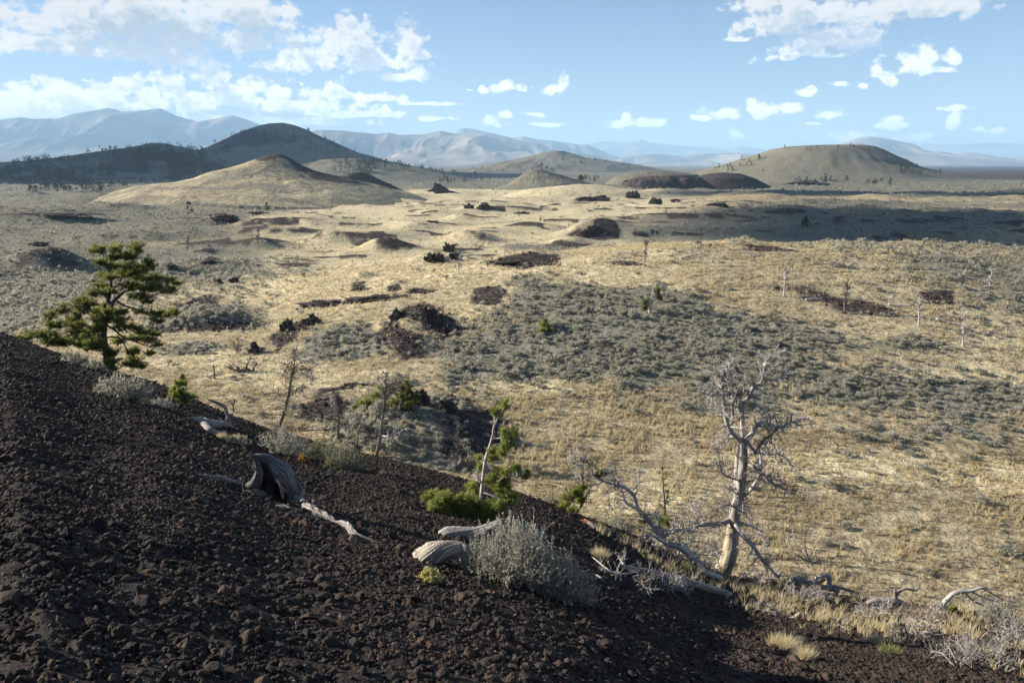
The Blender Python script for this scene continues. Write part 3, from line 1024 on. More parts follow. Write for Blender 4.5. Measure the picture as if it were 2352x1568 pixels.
# large, medium and small stones from near to far
for (n, r0, r1, shp, FF, smed, sig, smax) in [
        (22000, 2.0, 4.7, sh1, F1, .0098, .45, .045), (1700, 2.0, 4.8, sh2, F2, .020, .42, .06), (14000, 2.0, 4.8, sh0, F0, .007, .3, .02),
        (52000, 4.4, 8.0, sh1, F1, .0105, .45, .05), (2000, 4.4, 9.0, sh2, F2, .023, .40, .07),
        (120000, 7.6, 14.0, sh0, F0, .0135, .45, .06), (6500, 7.6, 16.0, sh1, F1, .024, .38, .08),
        (110000, 13.6, 24.0, sh0, F0, .019, .42, .08), (42000, 23.0, 40.0, sh0, F0, .030, .4, .11)]:
    x, y, z = slope_pts(n, r0, r1, -HALF, HALF, rng)
    S = np.minimum(smed * np.exp(rng.normal(0, sig, n)), smax)
    keep = (z > plain_z(x, y) - .2) & (rng.uniform(0, 1, n) > .6 * grass_zone(x, y))
    if n < 7000: keep &= rng.uniform(0, 1, n) < .15 + 2.2 * np.clip(fbm(x * .55, y * .55, 3, 6) - .36, 0, 1)
    x, y, z, S = x[keep], y[keep], z[keep], S[keep]
    red = fbm(x * .6, y * .6, 3, 4)
    tone = np.clip(rng.beta(1.6, 2.2, len(x)) * .95 + .5 * (red - .5), 0, .93)
    tone = np.where((rng.uniform(0, 1, len(x)) < .02) & (S < .022), .95, tone)
    scatter(stones, shp, FF, np.stack([x, y, z + S * rng.uniform(-.1, .45, len(x))], -1), S, rng, tone)
tag(obj('cinder_gravel', stones, M_ROCK, smooth=False), 'loose dark cinder stones covering the near slope', 'gravel', kind='stuff')

# single larger stones that stand out of the gravel (picture position, width in picture units)
BIG = [(277, 1466, 62, .55, 'largest grey cinder block, near the lower left corner'), (330, 1275, 30, .5, 'grey angular stone on the upper left part of the gravel'),
       (250, 1240, 32, .45, 'brown grey stone left of the hollow stump'),
       (385, 1390, 26, .6, 'tan grey stone in the middle of the left gravel'), (250, 1310, 40, .35, 'wide dark stone below the left middle gravel'),
       (1155, 1470, 44, .62, 'grey cinder block below the big sagebrush'), (1085, 1395, 34, .4, 'dark stone under the end of the twisted log'),
       (905, 1240, 30, .3, 'dark stone left of the twisted log'), (590, 1205, 22, .75, 'pale grey stone below the hollow stump'),
       (1015, 1560, 40, .5, 'brown stone cut by the bottom edge left of centre'), (1050, 1370, 28, .4, 'rough stone right below the yellow flowers'),
       (1390, 1490, 30, .3, 'dark stone in the lower gravel right of centre'), (1470, 1430, 26, .35, 'stone in the gravel right of the big sagebrush'),
       (1720, 1520, 34, .5, 'stone in the lower right gravel below the grass clumps'), (1840, 1540, 26, .45, 'small brown stone at the lower right bottom edge'),
       (640, 1330, 26, .55, 'rounded brown stone in the centre left gravel'), (90, 1500, 46, .45, 'rough lichen stone in the lower left corner'),
       (560, 1445, 28, .4, 'brown stone in the lower gravel left of centre'), (1240, 1545, 34, .4, 'dark stone at the bottom edge right of centre'),
       (760, 1480, 30, .5, 'brown angular stone in the lower middle gravel'), (120, 1330, 30, .5, 'grey brown stone on the left gravel')]
sh3, F3 = rock_shapes(3, 8, 900, .6)
for i, (u, v, w, tone, lab) in enumerate(BIG):
    p = place(u, v, 'slope')
    s = mpp(p) * w * .5
    mb = MB()
    V = sh3[i % 8]
    V = V * (1 + .12 * (noise3(V * 7 + i, i) - .5)[:, None])
    R = rotz_tilt(1, rng, .3)[0]
    mb.add((V @ R.T) * s + p + np.array([0, 0, s * .35]), T=F3, tone=tone)
    tag(obj('cinder_rock', mb, M_ROCK, org=p, smooth=False), lab, 'rock', 'larger stones on the cinder slope')


# ------------------------------------------------------------------ grass
def blades(mb, P, H, W, nb, r_, spread=.5, lean=.35, tone=None, base=.10):
    """tufts of narrow leaves; P (n,3), H height, W leaf width"""
    n = len(P)
    a = r_.uniform(0, 2 * PI, (n, nb)); k = r_.uniform(.0, 1, (n, nb)) ** .7
    b0 = np.stack([np.cos(a) * k, np.sin(a) * k, np.zeros_like(a)], -1) * (base * H)[:, None, None]
    h = H[:, None] * r_.uniform(.55, 1.1, (n, nb))
    out = (spread * k + r_.normal(0, .12, (n, nb))) * h
    tip = np.stack([np.cos(a) * out, np.sin(a) * out, h], -1)
    tip[..., 0] += lean * h * .5
    wa = r_.uniform(0, PI, (n, nb))
    wv = np.stack([np.cos(wa), np.sin(wa), np.zeros_like(wa)], -1) * (W[:, None, None] * .5)
    mid = b0 + (tip * np.array([.42, .42, .62]))
    V = np.stack([b0 - wv, b0 + wv, mid + wv * .8, b0 + tip, mid - wv * .8], 2) + P[:, None, None, :]
    N = n * nb
    i = np.arange(N)[:, None] * 5
    Q = i + np.array([[0, 1, 2, 4]]); T = i + np.array([[4, 2, 3]])
    t = r_.uniform(.2, .8, n) if tone is None else tone
    mb.add(V.reshape(-1, 3), Q=Q, T=T, gr=np.zeros((N * 5, 3)), tone=np.repeat(np.clip(t, 0, 1), nb * 5))


def plain_pts(n, r0, r1, pw, r_, half=37):
    u = r_.uniform(0, 1, n)
    r = (r0 ** pw + u * (r1 ** pw - r0 ** pw)) ** (1 / pw)
    a = np.radians(r_.uniform(-half, half, n))
    x, y = r * np.sin(a), r * np.cos(a)
    ok = slope_z(x, y) < plain_z(x, y) + .1
    return x[ok], y[ok]


rg = np.random.default_rng(17)
gm = MB()
for (n, r0, r1, pw, nb) in [(42000, 26, 75, 2.0, 11), (60000, 75, 150, 1.6, 8), (48000, 150, 330, 1.2, 6)]:
    x, y = plain_pts(n, r0, r1, pw, rg)
    s, c, g = cover(x, y)
    patch = fbm(x / 3.2, y / 3.2, 3, 51)
    big = fbm(x / 16., y / 9., 3, 52)
    keep = rg.uniform(0, 1, len(x)) < np.clip(.2 + 2.6 * (patch - .38) + .5 * g, .04, 1) * (1 - .86 * s) * (1 - .93 * np.clip(c * 1.3, 0, 1))
    x, y, g, big, patch = x[keep], y[keep], g[keep], big[keep], patch[keep]
    r = np.hypot(x, y)
    H = rg.uniform(.22, .55, len(x)) * (.75 + .8 * (big - .3))
    P = np.stack([x, y, plain_z(x, y) - .03], -1)
    tone = .15 + .48 * g + .9 * (big - .4) + .5 * (patch - .5) + rg.normal(0, .08, len(x))
    blades(gm, P, H, .012 + r * .00028, nb, rg, .55, .25, tone)
tag(obj('dry_grass', gm, M_GRASS, smooth=False), 'golden dry bunch grass covering the plain', 'grass', kind='stuff')

# grass on the lower right of the cinder slope
gm = MB()
x, y, z = slope_pts(8500, 9, 30, -3, 41, rg)
keep = (z > plain_z(x, y) - .3) & (rg.uniform(0, 1, len(x)) < grass_zone(x, y) * np.clip(.15 + 3.0 * (fbm(x * .8, y * .8, 3, 33) - .40), .02, 1))
x, y, z = x[keep], y[keep], z[keep]
blades(gm, np.stack([x, y, z - .02], -1), rg.uniform(.10, .27, len(x)), .007 + .0002 * np.hypot(x, y), 11, rg, .5, .3, rg.uniform(.1, .75, len(x)))
tag(obj('slope_grass', gm, M_GRASS, smooth=False), 'straw coloured grass along the lower edge of the cinder slope', 'grass', kind='stuff')


# ------------------------------------------------------------------ sagebrush
def bush_shape(n, seed, rx=.5, rz=.42, leaf=.09, lumps=6):
    r_ = np.random.default_rng(seed)
    cen = np.stack([r_.uniform(-.45, .45, lumps) * rx, r_.uniform(-.45, .45, lumps) * rx, r_.uniform(.35, .75, lumps) * rz], -1)
    rad = r_.uniform(.38, .6, lumps)
    k = r_.integers(0, lumps, n)
    d = r_.normal(0, 1, (n, 3)); d /= np.linalg.norm(d, axis=1)[:, None]
    d[:, 2] = np.where(d[:, 2] < -.3, -d[:, 2], d[:, 2])
    q = cen[k] + d * (rad[k] * r_.uniform(.55, 1.05, n))[:, None] * np.array([rx, rx, rz])
    q[:, 2] = np.maximum(q[:, 2], .02)
    up = d * .8 + np.array([0, 0, .9]) + r_.normal(0, .35, (n, 3))
    up /= np.linalg.norm(up, axis=1)[:, None]
    sd = np.cross(up, r_.normal(0, 1, (n, 3))); sd /= np.linalg.norm(sd, axis=1)[:, None] + 1e-9
    L = leaf * r_.uniform(.7, 1.5, n)[:, None]
    V = np.stack([q - sd * L * .42, q + sd * L * .42, q + up * L * 1.2], 1).reshape(-1, 3)
    tone = np.repeat(r_.uniform(.1, .9, n), 3)
    # woody stems from the foot to each lump
    e = np.repeat(cen, 3, 0) + r_.normal(0, .06, (lumps * 3, 3))
    w = np.array([.012, .006, 0])
    st = np.stack([np.zeros_like(e) - w, np.zeros_like(e) + w, e], 1).reshape(-1, 3)
    V = np.concatenate([V, st]); tone = np.concatenate([tone, np.zeros(len(st))])
    return V, np.arange(len(V)).reshape(-1, 3), tone


rsg = np.random.default_rng(23)
sx, sy = [], []
for (n, r0, r1, pw) in [(17500, 30, 90, 2.0), (54000, 90, 200, 1.7), (34000, 200, 520, 1.3), (12000, 520, 1400, 1.0)]:
    x, y = plain_pts(n, r0, r1, pw, rsg)
    s, c, g = cover(x, y)
    gap = fbm(x / 2.6, y / 2.6, 2, 57)
    keep = rsg.uniform(0, 1, len(x)) < np.clip(.022 + s * np.clip(.6 + 2.6 * (gap - .36), .25, 1), 0, 1) * (1 - .8 * np.clip(c * 1.2, 0, 1))
    sx.append(x[keep]); sy.append(y[keep])
sx = np.concatenate(sx); sy = np.concatenate(sy)
sr = np.hypot(sx, sy)
S = np.clip(rsg.lognormal(-.68, .45, len(sx)), .2, 1.7) * (1 + sstep(250, 900, sr) * 1.2)
order = np.argsort(sr / S)
sx, sy, sr, S = sx[order], sy[order], sr[order], S[order]
sz = plain_z(sx, sy) - .03

shapes_hi = []
for i in range(8):
    V, F, t = bush_shape(330, 400 + i, leaf=.075)
    shapes_hi.append(mesh_from('sagebrush', V, None, F, False, {'tone': t, 'gr': V * 0}))
    shapes_hi[-1].materials.append(M_SAGE)
NIND = 290


def sage_label(x, y):
    th = math.degrees(math.atan2(x, y))
    s = [poly_mask(np.array([x]), np.array([y]), P, .2)[0] for P in SAGE_P]
    if max(s[4], s[9]) > .3: return 'rounded grey green sagebrush on the dark cinder knoll behind the slope'
    if s[0] > .3: return 'grey sagebrush on the broad sage covered swell right of centre'
    if th < -14: return 'grey sagebrush on the plain left of the leaning dead tree'
    if th < 0: return 'lone grey sagebrush in the grass left of centre'
    if th < 14: return 'lone grey sagebrush in the golden grass below the sage swell'
    return 'lone grey sagebrush in the golden grass right of the tall dead tree'


nvis = 0; rest = []
for i in range(len(sx)):
    p = np.array([sx[i], sy[i], sz[i]])
    th = abs(math.degrees(math.atan2(p[0], p[1])))
    if nvis < NIND and th < 33 and slope_z(*(p[:2] * .6)) < EYE[2] + (p[2] + .4 - EYE[2]) * .6:
        rr0 = np.linspace(6, 40, 40); dd = p[:2] / np.hypot(*p[:2])
        if (slope_z(rr0 * dd[0], rr0 * dd[1]) > EYE[2] + (p[2] + .3 - EYE[2]) * rr0 / np.hypot(*p[:2])).any():
            rest.append(i); continue
        o = bpy.data.objects.new('sagebrush', shapes_hi[rsg.integers(0, 8)])
        C.objects.link(o)
        o.location = p; o.rotation_euler = (0, 0, rsg.uniform(0, 6.28)); o.scale = (S[i], S[i], S[i] * rsg.uniform(.8, 1.15))
        tag(o, sage_label(p[0], p[1]), 'sagebrush', 'sagebrush scattered over the near plain')
        nvis += 1
    else:
        rest.append(i)
rest = np.array(rest)
bm_ = MB()
lod = [(sr[rest] < 110, 110, .12), ((sr[rest] >= 110) & (sr[rest] < 230), 46, .19), ((sr[rest] >= 230) & (sr[rest] < 560), 20, .30), (sr[rest] >= 560, 8, .5)]
for sel, n, leaf in lod:
    ids = rest[sel]
    shp = [bush_shape(n, 500 + k, leaf=leaf) for k in range(8)]
    wh = rsg.integers(0, 8, len(ids))
    for k in range(8):
        q = ids[wh == k]
        if not len(q): continue
        V, F, t = shp[k]
        a = rsg.uniform(0, 6.28, len(q)); ca, sa = np.cos(a), np.sin(a)
        X = (V[None, :, 0] * ca[:, None] - V[None, :, 1] * sa[:, None]) * S[q][:, None] + sx[q][:, None]
        Y = (V[None, :, 0] * sa[:, None] + V[None, :, 1] * ca[:, None]) * S[q][:, None] + sy[q][:, None]
        Z = V[None, :, 2] * S[q][:, None] + sz[q][:, None]
        T = (F[None] + (np.arange(len(q)) * len(V))[:, None, None]).reshape(-1, 3)
        tt = np.clip(t[None, :] * (1. if n > 30 else .55) + rsg.normal(0, .16, len(q))[:, None], 0, 1)
        bm_.add(np.stack([X, Y, Z], -1).reshape(-1, 3), T=T, gr=np.zeros((X.size, 3)), tone=tt.ravel())
tag(obj('sage_scrub', bm_, M_SAGE, smooth=False), 'grey sage scrub spreading over the plain', 'sagebrush', kind='stuff')
print('sage', len(sx), 'individual', nvis)

# ------------------------------------------------------------------ wood: tubes, twigs, limbs
def nrm(v):
    return v / (np.linalg.norm(v) + 1e-12)


def spline(pts, n, vals=None):
    """smooth line through points; optional values carried along"""
    pts = np.asarray(pts, float)
    m = len(pts)
    t = np.linspace(0, m - 1, n)
    i = np.clip(t.astype(int), 0, m - 2); f = (t - i)[:, None]
    g = lambda k: pts[np.clip(k, 0, m - 1)]
    p0, p1, p2, p3 = g(i - 1), g(i), g(i + 1), g(i + 2)
    out = .5 * (2 * p1 + (p2 - p0) * f + (2 * p0 - 5 * p1 + 4 * p2 - p3) * f ** 2 + (3 * p1 - p0 - 3 * p2 + p3) * f ** 3)
    if vals is None: return out
    return out, np.interp(t / (m - 1), np.linspace(0, 1, len(vals)), np.asarray(vals, float))


def tube(mb, pts, rad, k=6, tone=.5, twist=0., groove=0., seed=0, flat=1.0, cap=True, knob=0.):
    pts = np.asarray(pts, float); n = len(pts)
    rad = np.broadcast_to(np.asarray(rad, float), (n,))
    tg = np.gradient(pts, axis=0)
    tg /= np.linalg.norm(tg, axis=1)[:, None] + 1e-12
    u = nrm(np.cross(tg[0], (.13, .97, .21) if abs(tg[0][1]) < .9 else (1, 0, .1)))
    U = []
    for i in range(n):
        u = nrm(u - tg[i] * np.dot(u, tg[i])); U.append(u)
    U = np.array(U); Wv = np.cross(tg, U)
    ln = np.concatenate([[0], np.cumsum(np.linalg.norm(np.diff(pts, axis=0), axis=1))])
    a = np.arange(k) / k * 2 * PI
    A, L = np.meshgrid(a, ln)
    R = np.repeat(rad[:, None], k, 1)
    aa = A + twist * L
    if groove:
        nn = fbm(np.cos(aa) * 4.2 + seed, np.sin(aa) * 4.2 + L * 1.4, 4, seed, .6) - .5
        n2 = vnoise(np.cos(aa) * 9 + seed, np.sin(aa) * 9 + L * 1.2, seed + 3) - .5
        R = R * (1 + groove * (nn * 1.5 + n2 * .8))
    if knob:
        R = R * (1 + knob * (vnoise(L / (rad.mean() * 2.2) + seed, aa * 1.2, seed + 5) - .5))
    V = pts[:, None, :] + (np.cos(A) * R)[..., None] * U[:, None, :] + (np.sin(A) * R * flat)[..., None] * Wv[:, None, :]
    gr = np.stack([np.cos(aa), np.sin(aa), L * 1.5 + seed * 3.1], -1)
    i = np.arange((n - 1) * k).reshape(n - 1, k); j = np.roll(i, -1, 1)
    Q = np.stack([i, j, j + k, i + k], -1).reshape(-1, 4)
    V = V.reshape(-1, 3); gr = gr.reshape(-1, 3)
    T = None
    if cap:
        V = np.concatenate([V, pts[:1] - tg[:1] * rad[0] * .2, pts[-1:] + tg[-1:] * rad[-1] * .5])
        gr = np.concatenate([gr, gr[:1], gr[-1:]])
        e = np.arange(k); c0, c1 = n * k, n * k + 1; b = (n - 1) * k
        T = np.concatenate([np.stack([np.full(k, c0), np.roll(e, -1), e], -1), np.stack([np.full(k, c1), b + e, b + np.roll(e, -1)], -1)])
    if not np.isscalar(tone):
        tone = np.repeat(np.interp(np.linspace(0, 1, n), np.linspace(0, 1, len(tone)), tone), k)
        if cap: tone = np.concatenate([tone, tone[:1], tone[-1:]])
    mb.add(V, Q=Q, T=T, gr=gr, tone=tone)


def twigs(mb, pts, rad, n, L, r_, depth=1, up=.3, s0=.15, rmin=.004, k=4, taper=.55, cur=.30):
    rtip = rmin * .55
    pts = np.asarray(pts, float); m = len(pts)
    if m < 3: return
    for _ in range(n):
        s = s0 + (1 - s0) * r_.uniform() ** .8
        i = min(int(s * (m - 1)), m - 2)
        p = pts[i]; t = nrm(pts[i + 1] - pts[i])
        pr = r_.normal(0, 1, 3); pr = nrm(pr - t * np.dot(pr, t))
        d = nrm(t * r_.uniform(.1, .8) + pr + np.array([0, 0, up]))
        ln = L * r_.uniform(.45, 1.2) * (1.15 - taper * s)
        ns = 6; q = [p]; dd = d
        for _k in range(ns - 1):
            dd = nrm(dd + r_.normal(0, cur, 3) + np.array([0, 0, up * .35]))
            q.append(q[-1] + dd * ln / (ns - 1))
        r0 = max(min(rad[i] * .5, ln * .035 + .003), rmin * 1.3)
        rr_ = np.linspace(r0, rtip, ns)
        tube(mb, q, rr_, k if r0 > .012 else 3, tone=r_.uniform(0, 1), cap=False, seed=int(r_.integers(99)))
        if depth > 0:
            twigs(mb, q, rr_, int(r_.integers(2, 5)), ln * .5, r_, depth - 1, up, .2, rmin, 3, taper, cur)


class Frame:
    """turns crop measurements of the photograph into points near an upright plane through a base point"""
    def __init__(self, u0, v0, sc, base, which=None, dist=None):
        self.u0, self.v0, self.sc = u0, v0, sc
        b = self.uv(*base)
        self.P = place(b[0], b[1], which)
        if dist is not None:
            self.P = at(np.array([b[0]]), np.array([b[1]]), dist)[0]
        self.m = mpp(self.P) / sc

    def uv(self, x, y):
        return self.u0 + np.asarray(x, float) / self.sc, self.v0 + np.asarray(y, float) / self.sc

    def pts(self, L, dy=None):
        L = np.array([(q[0], q[1], q[2] if len(q) > 2 else 0.0) for q in L], float)
        u, v = self.uv(L[:, 0], L[:, 1])
        Y = self.P[1] + (L[:, 2] if L.shape[1] > 2 else 0) + (0 if dy is None else dy)
        return at(u, v, Y * np.ones(len(u)))

    def drop(self, L, lift=0.):
        """points laid on the slope where they are seen, lifted by lift"""
        out = []
        for i, q in enumerate(L):
            u, v = self.uv(q[0], q[1])
            p = place(float(u), float(v), 'slope')
            out.append(p + np.array([0, 0, lift if np.isscalar(lift) else lift[i]]))
        return np.array(out)


def limb(F, parent, L, r, name='branch', mat=None, nt=10, TL=.5, depth=1, seed=0, k=7, up=.3, n=None, dyc=0., rmin=.005, wob=.0, s0=.2, groove=.0, tone=.5, cur=.30):
    """one limb of a tree with its own twigs; L in crop measurements (x, y[, depth in m]), r in crop measurements"""
    r_ = np.random.default_rng(seed + 1000)
    P = F.pts(L)
    n = n or max(8, 5 * len(L))
    Q, R = spline(P, n, np.asarray(r, float) * F.m if not np.isscalar(r) else None) if not np.isscalar(r) else (spline(P, n), None)
    if R is None: R = np.linspace(r, r * .25, n) * F.m
    if dyc: Q[:, 1] += dyc * np.linspace(0, 1, n)
    if wob: Q[1:] += np.cumsum(r_.normal(0, wob, (n - 1, 3)), 0) * .4
    mb = MB()
    tube(mb, Q, np.maximum(R, rmin), k, tone=tone, seed=seed % 50, groove=groove, knob=.25)
    twigs(mb, Q, np.maximum(R, rmin), nt, TL, r_, depth, up, s0, rmin, cur=cur)
    return obj(name, mb, mat or M_SILVER, parent, F.P), Q, R


# ------------------------------------------------------------------ the tall dead tree on the right
F = Frame(1531, 784, 2.666, (345, 1435), 'slope')
t = thing('dead_tree', 'tall bleached dead tree with a thick curved trunk on the grassy slope edge', 'dead tree', F.P)
mb = MB()
Q, R = spline(F.pts([(322, 1450, .05), (352, 1390), (388, 1290), (402, 1200), (408, 1120), (424, 1030), (440, 960), (448, 900), (458, 830), (466, 760), (470, 690), (470, 620)]), 60,
              np.array([58, 48, 42, 39, 36, 34, 30, 28, 26, 26, 24, 20]) * F.m)
tube(mb, Q, R, 18, tone=[1, .95, .7, .3, .1, .1, 0], groove=.22, twist=.5, seed=4, knob=.35)
twigs(mb, Q, R * .4, 60, .5, np.random.default_rng(5), 1, .1, .30, .0095, cur=.24)
obj('trunk', mb, M_SNAG, t, F.P)
mb = MB()
Q, R = spline(F.pts([(436, 960, .12), (432, 860, .15), (436, 760, .12), (440, 680, .1), (446, 610, .05)]), 20, np.array([20, 22, 20, 19, 14]) * F.m)
tube(mb, Q, R, 10, tone=.6, groove=.15, seed=8)
twigs(mb, Q, R * .5, 10, .35, np.random.default_rng(6), 1, .2, .1, .005)
obj('second_stem', mb, M_SILVER, t, F.P)
SN = [
    ([(448, 600), (400, 552, -.1), (368, 485, -.2), (352, 400, -.25), (346, 320, -.2), (334, 262, -.1), (346, 205, 0), (350, 150, .1)], [18, 16, 14, 12, 10, 9, 7, 3], 34, .48, 2),
    ([(340, 240, -.1), (310, 190, -.2), (288, 120, -.3)], [7, 5, 2], 12, .3, 1),
    ([(346, 205, 0), (385, 160, .2), (412, 100, .3)], [6, 4, 2], 12, .3, 1),
    ([(466, 480, .1), (468, 380, .1), (506, 342, .0), (532, 282, -.1), (585, 236, -.2), (600, 150, -.2), (636, 92, -.1), (690, 68, 0)], [12, 13, 13, 12, 10, 8, 5, 2], 26, .42, 1),
    ([(585, 236, -.2), (632, 190, 0), (672, 150, .2), (712, 100, .3)], [8, 6, 4, 2], 16, .35, 1),
    ([(588, 236, -.2), (680, 228, -.3), (720, 205, -.2), (755, 205, 0)], [8, 6, 4, 2], 12, .28, 1),
    ([(470, 640), (466, 560, .1), (460, 480, .1), (452, 415, .1), (440, 350, .1)], [17, 14, 11, 9, 5], 26, .35, 1),
    ([(410, 480, .2), (403, 400, .1), (408, 330, 0), (428, 306, -.1), (452, 320, -.1), (462, 352, -.1)], [10, 11, 11, 12, 11, 6], 16, .3, 1),
    ([(486, 605), (520, 568, -.2), (566, 498, -.3), (640, 508, -.4), (692, 524, -.4), (782, 490, -.3), (872, 468, -.1)], [16, 16, 13, 10, 8, 5, 2], 38, .42, 2),
    ([(566, 500, -.3), (590, 450, -.2), (606, 420, 0)], [7, 4, 2], 8, .25, 1),
    ([(692, 522, -.4), (640, 570, -.3), (590, 610, -.2), (540, 690, 0)], [6, 7, 8, 9], 18, .35, 1),
    ([(496, 615), (540, 668, .2), (604, 690, .3), (682, 690, .4), (742, 722, .4), (784, 800, .3)], [11, 10, 8, 6, 4, 2], 32, .4, 2),
    ([(478, 945), (520, 900, -.2), (562, 832, -.3), (580, 770, -.3), (572, 690, -.2)], [13, 13, 11, 9, 6], 18, .35, 1),
    ([(490, 745), (530, 765, -.3), (590, 815, -.5), (650, 872, -.6), (722, 902, -.5), (808, 946, -.3)], [12, 11, 10, 8, 6, 2], 30, .42, 1),
    ([(420, 1122, -.2), (470, 1190, -.5), (532, 1252, -.7), (582, 1332, -.8), (640, 1392, -.8), (720, 1490, -.7)], [15, 15, 13, 12, 9, 4], 30, .5, 1),
    ([(440, 1104), (520, 1130, .3), (572, 1162, .4), (600, 1222, .4), (632, 1262, .3)], [10, 9, 7, 5, 2], 18, .35, 1),
    ([(392, 1088, 0), (330, 1112, -.2), (232, 1120, -.4), (150, 1140, -.5), (62, 1164, -.6), (-60, 1180, -.6)], [19, 17, 15, 12, 9, 5], 20, .5, 1),
    ([(232, 1118, -.4), (206, 1060, -.4), (178, 1040, -.3), (140, 990, -.2)], [8, 6, 4, 2], 14, .32, 1),
    ([(442, 582, 0), (390, 588, .2), (338, 612, .3), (268, 632, .4)], [9, 7, 5, 2], 22, .35, 1),
    ([(440, 848, 0), (372, 826, -.2), (330, 790, -.3), (320, 700, -.2), (308, 636, -.1)], [7, 6, 5, 4, 2], 20, .35, 1),
    ([(348, 330, -.2), (270, 322, -.1), (200, 308, 0)], [6, 4, 1.5], 14, .3, 1),
    ([(352, 420, -.25), (300, 400, -.1), (250, 370, 0)], [6, 4, 1.5], 12, .3, 1),
    ([(415, 1010, 0), (380, 1000, -.2), (330, 1010, -.3), (290, 1040, -.3)], [7, 5, 3, 1.5], 14, .3, 1),
    ([(462, 945, 0), (470, 1010, -.2), (480, 1060, -.3), (530, 1100, -.3)], [8, 7, 5, 2], 14, .3, 1),
    ([(425, 930, -.1), (390, 905, -.3), (350, 890, -.3)], [7, 4, 2], 10, .25, 1),
    ([(478, 860, .1), (540, 850, .3), (620, 830, .4), (700, 830, .4)], [8, 6, 4, 2], 18, .35, 1),
]
for i, (L, r, nt, TL, dp) in enumerate(SN):
    limb(F, t, L, np.array(r) * .92, 'branch', M_SNAG if i % 3 == 1 else M_SILVER, int(nt * 1.7), TL * 1.3, 1, 40 + i, up=.15, rmin=.0095, cur=.24, tone=0., s0=.12)

# ------------------------------------------------------------------ leaning dead tree left of it
F = Frame(1286.2, 1029, 4.5716, (1500, 1310), 'slope')
t = thing('dead_tree', 'dead tree leaning far left over a tangle of branches beside the tall snag', 'dead tree', F.P)
mb = MB()
Q, R = spline(F.pts([(1690, 1390, .1), (1580, 1340), (1490, 1290), (1420, 1190, -.1), (1310, 1070, -.2), (1200, 1020, -.2), (1100, 1000, -.1), (1060, 935), (1010, 860), (930, 750), (820, 640), (792, 540), (768, 482), (680, 412), (560, 380), (450, 340), (330, 272), (230, 192), (90, 140)]), 80,
              np.array([52, 54, 48, 42, 37, 33, 31, 31, 30, 28, 24, 21, 19, 17, 15, 12, 9, 6, 3]) * F.m)
tube(mb, Q, R, 12, tone=[.3, .2, .5, .8, .8, .5, .1, 0, 0], groove=.16, twist=.5, seed=14)
twigs(mb, Q[45:], R[45:] * .5, 36, .5, np.random.default_rng(15), 1, .2, .0, .0085, cur=.24)
twigs(mb, Q[:45], R[:45] * .4, 60, .7, np.random.default_rng(16), 2, .05, .15, .008)
obj('trunk', mb, M_SILVER, t, F.P)
for i, (L, r, nt, TL) in enumerate([
        ([(820, 640), (722, 590, -.2), (672, 532, -.2), (650, 452, -.1), (560, 402, 0), (440, 490, .1)], [15, 13, 10, 8, 5, 2], 16, .4),
        ([(672, 540, -.2), (592, 560, -.3), (540, 640, -.3), (480, 720, -.2)], [9, 7, 4, 2], 12, .35),
        ([(450, 342), (380, 380, .1), (262, 312, .2), (205, 268, .2), (180, 330, .2)], [10, 7, 5, 3, 2], 12, .35),
        ([(640, 395), (570, 312, -.1), (522, 238, -.1)], [9, 6, 3], 14, .35),
        ([(768, 440), (830, 352, .2), (822, 228, .2)], [9, 6, 3], 10, .3),
        ([(360, 285), (270, 110, .3), (200, 90, .3), (110, 90, .3)], [8, 6, 4, 2], 16, .4),
        ([(880, 700), (1000, 700, -.3), (1030, 780, -.4), (1040, 860, -.4)], [10, 9, 7, 3], 12, .35),
        ([(1100, 1000, -.1), (940, 900, -.4), (880, 960, -.5), (720, 1070, -.5)], [16, 13, 10, 4], 14, .4),
        ([(1240, 1040, -.2), (1245, 1150, -.4), (1240, 1270, -.4), (1252, 1385, -.3)], [14, 12, 10, 6], 22, .4),
        ([(1130, 1050, -.2), (1080, 1110, -.4), (1070, 1200, -.4), (1082, 1345, -.3)], [11, 10, 8, 5], 20, .4),
        ([(850, 1050, -.6), (862, 1180, -.6), (890, 1280, -.6), (920, 1350, -.5)], [8, 9, 9, 6], 18, .4),
        ([(1180, 1010, -.2), (1300, 1000, .3), (1480, 980, .5), (1650, 1050, .5)], [14, 10, 7, 3], 24, .45),
        ([(1250, 1050, -.1), (1400, 1100, .3), (1560, 1120, .5), (1680, 1120, .5)], [12, 9, 6, 3], 24, .45),
        ([(1110, 880, .1), (1200, 850, .2), (1330, 850, .3), (1420, 880, .3)], [14, 12, 9, 4], 18, .4)]):
    limb(F, t, L, r, 'branch', M_SILVER, int(nt * 1.15), TL * 1.15, 1 + (i % 2), 90 + i, up=.12, rmin=.0085, cur=.24, tone=0.)

